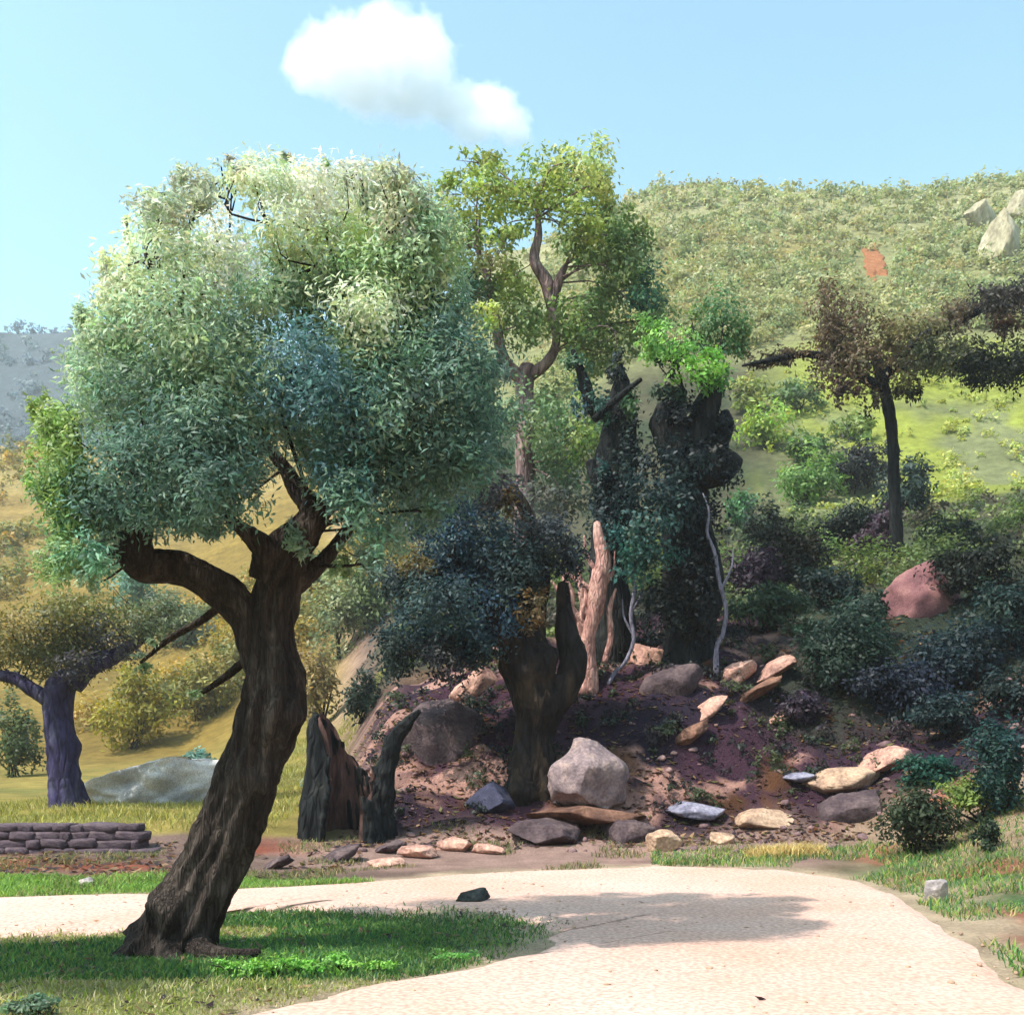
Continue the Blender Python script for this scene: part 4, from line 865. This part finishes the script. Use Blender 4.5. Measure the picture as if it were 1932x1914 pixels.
# strip beyond the lane
x, y = scatter(60000, -9, -1.2, 12.1, 15.2); p = np.stack([x, y, 0*x], -1)
keep = ~in_lane(x, y) & (y < 14.1 + .7*fbm(p*.8, 3, 5) - .5*(x > -3.5)) & (rng.random(len(x)) > .25)
grass('grass', 'lime strip of grass along the far edge of the lane at left', x[keep], y[keep], .07, [(150, 186, 90), (168, 196, 100), (120, 160, 84)])
x, y = scatter(52000, .8, 9.5, 7.5, 17.5); p = np.stack([x, y, 0*x], -1)
bb = CX + F*x/y
keep = ~in_lane(x, y) & (fbm(p*.6, 3, 15) > -.05) & (bb > 1230) & ((bb > 1500) | (y > 15.0)) & (y > 15.2 - smooth(1500, 1750, bb)*9)
grass('grass', 'green and straw grass on the right verge under the bank', x[keep], y[keep], .08, [(104, 150, 74), (140, 172, 70), (84, 128, 84), (190, 176, 120)])
x, y = scatter(26000, -13, -4.5, 18.9, 40); grass('grass', 'olive-yellow field grass on the left terrace', x, y, .12, [(176, 170, 86), (150, 156, 84), (196, 184, 110)])

x, y = scatter(60000, -9, 5, 12, 19.5); p = np.stack([x, y, 0*x], -1); bb = CX + F*x/y
keep = ~in_lane(x, y) & (fbm(p*1.1, 4, 67) > .16) & (height(x, y) < 1.2) & (rng.random(len(x)) > .3)
grass('grass', 'sparse dry tufts on the pinkish earth beyond the lane', x[keep], y[keep], .085, [(150, 142, 92), (122, 140, 84), (186, 164, 118), (110, 116, 80)])
# bright weeds
for k, (px, py, rx, ry, lb) in enumerate([(430, 1812, 42, 17, 'bright green weed clump nearest the olive roots'), (505, 1812, 48, 20, 'bright green weed clump second from the olive roots'), (580, 1806, 46, 21, 'bright green weed clump in the middle of the sunny row'),
                                          (645, 1806, 44, 20, 'bright green weed clump right of the middle of the sunny row'), (710, 1812, 40, 14, 'small bright green weed clump toward the lane'), (860, 1790, 46, 11, 'low green weed clump at the shadow edge on the lane side')]):
    py += 10; rx *= 1.15; ry *= 1.2; Y = EYE*F/(py + ry - HZ)
    bush('weed', lb, px, py, rx, ry, (152, 208, 100) if k < 5 else (120, 176, 96), Y, cover=1.8, L=.035, cat='weed', group='bright green weeds on the verge', lobes=4, stems=6)
bush('weed', 'grey-green low plant at the bottom left corner', 70, 1895, 80, 30, (126, 150, 120), EYE*F/(1925-HZ), cover=1.8, L=.045, cat='weed', group='bright green weeds on the verge')
# dry straw tuft
def straw():
    Y = 16.6; c = at(1482, 1596, Y); gz = float(height(c[0], c[1])); n = 1500
    x = c[0] + rng.uniform(-.6, .6, n); y = Y + rng.normal(size=n)*.14
    cols = np.array([lin(232, 206, 140, LK)])*np.clip(1 + rng.normal(size=(n, 1))*.2, .5, 1.5)
    V, fl, C = grass_mesh(x, y, rng.uniform(.12, .3, n), np.full(n, .014), cols, .45, .3)
    o0 = np.array([c[0], Y, gz]); o = obj('straw_tuft', mesh_from('straw_tuft', V - o0, fl, False, C), M_GRASS); o.location = o0
    tag(o, 'long dry straw-yellow grass tuft at the lane edge below the bank', 'grass tuft')
    o['kind'] = 'stuff'
straw()

# pebbles on the lane
def pebbles():
    bm = bmesh.new(); bmesh.ops.create_icosphere(bm, subdivisions=1, radius=1)
    v0 = np.array([v.co[:] for v in bm.verts]); f0 = np.array([[v.index for v in f.verts] for f in bm.faces]); bm.free()
    x, y = scatter(3500, -7, 5, 5.5, 15.5); k = in_lane(x, y); x, y = x[k], y[k]
    p = np.stack([x, y, 0*x], -1); k = rng.random(len(x)) < .25 + .6*smooth(0, .4, fbm(p*.8, 3, 7)); x, y = x[k], y[k]
    n = len(x); r = .006 + .022*rng.random(n)**4
    V = v0[None]*r[:, None, None]*np.stack([rng.uniform(.7, 1.3, n), rng.uniform(.7, 1.3, n), rng.uniform(.4, .8, n)], -1)[:, None] + np.stack([x, y, np.full(n, .034)], -1)[:, None]
    Fq = (f0[None] + (np.arange(n)*len(v0))[:, None, None]).reshape(-1, 3)
    o = obj('pebbles', mesh_from('pebbles', V.reshape(-1, 3), Fq), M_ROCK_CREAM); tag(o, 'loose pale pebbles scattered over the lane', 'pebbles', kind='stuff')
pebbles()

# ------------------------------------------------------------------ scrub over the hillsides
def scrub(name, label, n, b0, b1, d0, d1, palette, size, cover, dens_s, thr):
    ls = []; done = 0
    b = rng.uniform(b0, b1, n*3); d = np.exp(rng.uniform(math.log(d0), math.log(d1), n*3))
    x = (b - CX)/F*d; p = np.stack([x, d, 0*x], -1); k = fbm(p*.05, 3, dens_s) > thr
    x, d = x[k][:n], d[k][:n]; z = height(x, d)
    for xx, yy, zz in zip(x, d, z):
        s = size*rng.uniform(.5, 1.6); r = np.array([s, s, s*rng.uniform(.45, .85)])
        L = .0046*yy
        m = max(14, cover*math.pi*r[0]*r[2]/(L*L*.55*.5))
        col = palette[rng.integers(len(palette))]
        if np.hypot(xx - SCAR[0], yy - SCAR[1]) < 3.2 or (abs(xx*SCAR[1]/yy - SCAR[0]) < 2.4 and 0 < SCAR[1] - yy < 14): continue
        ls.append(leaves((xx, yy, zz + r[2]*.5), r, m, L, L*.55, lin(*col, LK), jit=.13, tufts=7))
    V, Fq, C = merge_leaves(ls)
    o = obj(name, mesh_from(name, V, Fq, False, C), M_LEAF); tag(o, label, 'scrub', kind='stuff')
scrub('scrub', 'olive-tan scrub covering the right hillside up to the skyline', 2100, 1000, 2100, 88, 178, [(184, 186, 132), (170, 176, 122), (192, 194, 146), (160, 168, 116), (180, 176, 124)], 1.25, 1.1, 33, -.6)
scrub('scrub', 'ochre-green scrub over the left hillside', 640, -200, 760, 66, 180, [(172, 156, 84), (150, 146, 82), (196, 166, 88), (140, 144, 92)], 1.5, 1.3, 35, -.05)
scrub('scrub', 'green undergrowth on the slope above the bank', 260, 760, 2050, 28, 52, [(112, 126, 78), (92, 108, 70), (134, 150, 88), (100, 96, 78)], .75, 1.4, 37, -.25)
scrub('scrub', 'scrub on the far left hill, coloured blue-grey for distance haze', 260, -300, 500, 300, 500, [(116, 130, 138), (106, 120, 128), (124, 138, 142)], 4.5, 1.2, 39, -.2)  # haze blue put into the leaf colours

scrub('scrub', 'dark low undergrowth clinging to the purple bank', 330, 700, 2000, 19.8, 27, [(58, 70, 54), (70, 60, 66), (84, 92, 64), (52, 58, 56)], .22, 1.5, 43, -.05)
scrub('scrub', 'small yellow-green tufts over the meadow on the right', 220, 1480, 2100, 54, 84, [(190, 196, 104), (168, 176, 100), (204, 208, 120)], .55, 1.0, 45, -.3)
def rubble():
    ms = [rock_mesh('rubble', (1, .8, .6), 300 + k, .12, 2) for k in range(5)]; Vs, Fs, o = [], [], 0
    n = 420; b = rng.uniform(660, 1950, n); d = 17.2 + 9*rng.random(n)**1.6; x = (b - CX)/F*d
    for m in ms: m.calc_loop_triangles()
    vv = [np.array([v.co[:] for v in m.vertices]) for m in ms]; ff = [np.array([t.vertices[:] for t in m.loop_triangles]) for m in ms]
    z = height(x, d); k = (z > .05); x, d, z = x[k], d[k], z[k]
    for xx, yy, zz in zip(x, d, z):
        q = rng.integers(5); r = .025 + .13*rng.random()**3; a = rng.uniform(0, 6.28); R = np.array([[math.cos(a), -math.sin(a), 0], [math.sin(a), math.cos(a), 0], [0, 0, 1]])
        Vs.append(vv[q]*r@R.T + np.array([xx, yy, zz + .1*r])); Fs.append(ff[q] + o); o += len(vv[q])
    ob = obj('rubble', mesh_from('rubble', np.vstack(Vs), np.vstack(Fs)), mat_noise('rubble', [lin(70, 54, 62), lin(112, 88, 90), lin(158, 126, 120)], .9)); tag(ob, 'loose purple and pink rubble over the earth bank', 'rubble', kind='stuff')
rubble()

def litter():
    b = rng.uniform(640, 1960, 11000); d = rng.uniform(18.0, 27, 11000); x1, y1 = (b - CX)/F*d, d
    x2, y2 = scatter(1800, -10, -2.5, 14, 18.2); x3, y3 = scatter(1500, -6, 2.5, 6.5, 11.5)
    x, y = np.r_[x1, x2, x3], np.r_[y1, y2, y3]; p = np.stack([x, y, 0*x], -1)
    il = in_lane(x, y); k = (fbm(p*.8, 4, 63) + .5*rng.random(len(x)) > .12) & (~il | (rng.random(len(x)) < .012)); x, y, il = x[k], y[k], il[k]; n = len(x)
    sz = np.where(y > 13, .075, .045)*rng.uniform(.5, 1.4, n); z = height(x, y) + .018 + np.where(il, .03, 0); a = rng.uniform(0, 6.28, n)
    u = np.stack([np.cos(a), np.sin(a), rng.normal(size=n)*.25], -1)*sz[:, None]; v = np.stack([-np.sin(a), np.cos(a), rng.normal(size=n)*.35], -1)*sz[:, None]*.4
    P = np.stack([x, y, z], -1); V = np.stack([P - u, P + v, P + u + [0, 0, .01], P - v], 1).reshape(-1, 3)
    pal = np.array([lin(96, 66, 54), lin(128, 92, 70), lin(70, 52, 56), lin(160, 128, 96), lin(110, 104, 66), lin(58, 44, 50)])
    C = np.repeat(pal[rng.integers(6, size=n)]*rng.uniform(.6, 1.2, (n, 1)), 4, 0)
    o = obj('leaf_litter', mesh_from('leaf_litter', V, np.arange(4*n).reshape(n, 4), False, C), M_LEAF); tag(o, 'brown fallen leaves scattered over earth and verge', 'leaf litter', kind='stuff')
litter()

hz = bpy.data.meshes.new('haze'); bm = bmesh.new(); bmesh.ops.create_cube(bm, size=1); bm.to_mesh(hz); bm.free()
ho = obj('haze', hz); ho.scale = (3400, 3400, 232); ho.location = (0, 0, 111); tag(ho, 'thin pale summer haze over the valley', 'haze', kind='stuff')
hm = bpy.data.materials.new('haze_air'); n_, N_, L_ = nodes(hm); pv_ = N_.new('ShaderNodeVolumePrincipled'); pv_.inputs['Color'].default_value = (.85, .92, 1, 1); pv_.inputs['Density'].default_value = .00045
oo = N_.new('ShaderNodeOutputMaterial'); L_.new(pv_.outputs[0], oo.inputs['Volume']); hz.materials.append(hm)
# ------------------------------------------------------------------ the cloud
def cloud():
    Yc = 900.0; blobs = [(650, 120, 95, 70), (720, 80, 80, 70), (780, 110, 80, 75), (590, 130, 60, 50), (690, 160, 90, 55), (800, 170, 75, 55), (760, 190, 70, 40), (860, 200, 60, 45), (920, 205, 62, 48), (960, 240, 50, 36), (900, 245, 60, 30), (820, 130, 45, 55)]
    parts_V, parts_F, o = [], [], 0; base = at(770, 160, Yc); cen = []
    bm = bmesh.new(); bmesh.ops.create_icosphere(bm, subdivisions=4, radius=1)
    v0 = np.array([v.co[:] for v in bm.verts]); f0 = np.array([[v.index for v in f.verts] for f in bm.faces]); bm.free()
    for k, (px, py, rx, ry) in enumerate(blobs):
        c = at(px, py, Yc + random.uniform(-12, 12)); r = np.array([pxr(rx, Yc), pxr((rx+ry)/2, Yc), pxr(ry, Yc)])
        cen.append((c, r)); V = c + v0*r*1.28 - base
        parts_V.append(V); parts_F.append(f0 + o); o += len(v0)
    me = mesh_from('cloud', np.vstack(parts_V), np.vstack(parts_F))
    ob = obj('cloud', me); ob.location = base; tag(ob, 'single white puffy cumulus cloud in the blue sky', 'cloud')
    rm = ob.modifiers.new('union', 'REMESH'); rm.mode = 'VOXEL'; rm.voxel_size = 4.0
    m = bpy.data.materials.new('cloud_vapour'); n, N, L = nodes(m)
    tc = N.new('ShaderNodeTexCoord'); prev = None
    for c, r in cen:                                      # nearest puff, measured in its own radii
        mp = N.new('ShaderNodeVectorMath'); mp.operation = 'SUBTRACT'; mp.inputs[1].default_value = tuple(c - base); L.new(tc.outputs['Object'], mp.inputs[0])
        dv = N.new('ShaderNodeVectorMath'); dv.operation = 'DIVIDE'; dv.inputs[1].default_value = tuple(r); L.new(mp.outputs[0], dv.inputs[0])
        ln = N.new('ShaderNodeVectorMath'); ln.operation = 'LENGTH'; L.new(dv.outputs[0], ln.inputs[0])
        if prev is None: prev = ln.outputs['Value']
        else:
            mn = N.new('ShaderNodeMath'); mn.operation = 'SMOOTH_MIN'; mn.inputs[2].default_value = .12; L.new(prev, mn.inputs[0]); L.new(ln.outputs['Value'], mn.inputs[1]); prev = mn.outputs[0]
    n1 = N.new('ShaderNodeTexNoise'); n1.inputs['Scale'].default_value = .045; n1.inputs['Detail'].default_value = 7; n1.inputs['Roughness'].default_value = .62
    L.new(tc.outputs['Object'], n1.inputs['Vector'])
    sc = N.new('ShaderNodeMath'); sc.operation = 'MULTIPLY_ADD'; sc.inputs[1].default_value = 1.7; sc.inputs[2].default_value = -.85; L.new(n1.outputs['Fac'], sc.inputs[0])
    ad = N.new('ShaderNodeMath'); ad.operation = 'ADD'; L.new(prev, ad.inputs[0]); L.new(sc.outputs[0], ad.inputs[1])
    mr = N.new('ShaderNodeMapRange'); mr.inputs['From Min'].default_value = 1.0; mr.inputs['From Max'].default_value = .45; mr.inputs['To Min'].default_value = 0; mr.inputs['To Max'].default_value = .075
    L.new(ad.outputs[0], mr.inputs['Value'])
    pv = N.new('ShaderNodeVolumePrincipled'); pv.inputs['Color'].default_value = (.99, .99, .99, 1); pv.inputs['Anisotropy'].default_value = .2
    L.new(mr.outputs[0], pv.inputs['Density'])
    o_ = N.new('ShaderNodeOutputMaterial'); L.new(pv.outputs[0], o_.inputs['Volume'])
    me.materials.append(m)
cloud()
print('tris', sum(len(o.data.polygons) for o in bpy.data.objects if o.type == 'MESH'))
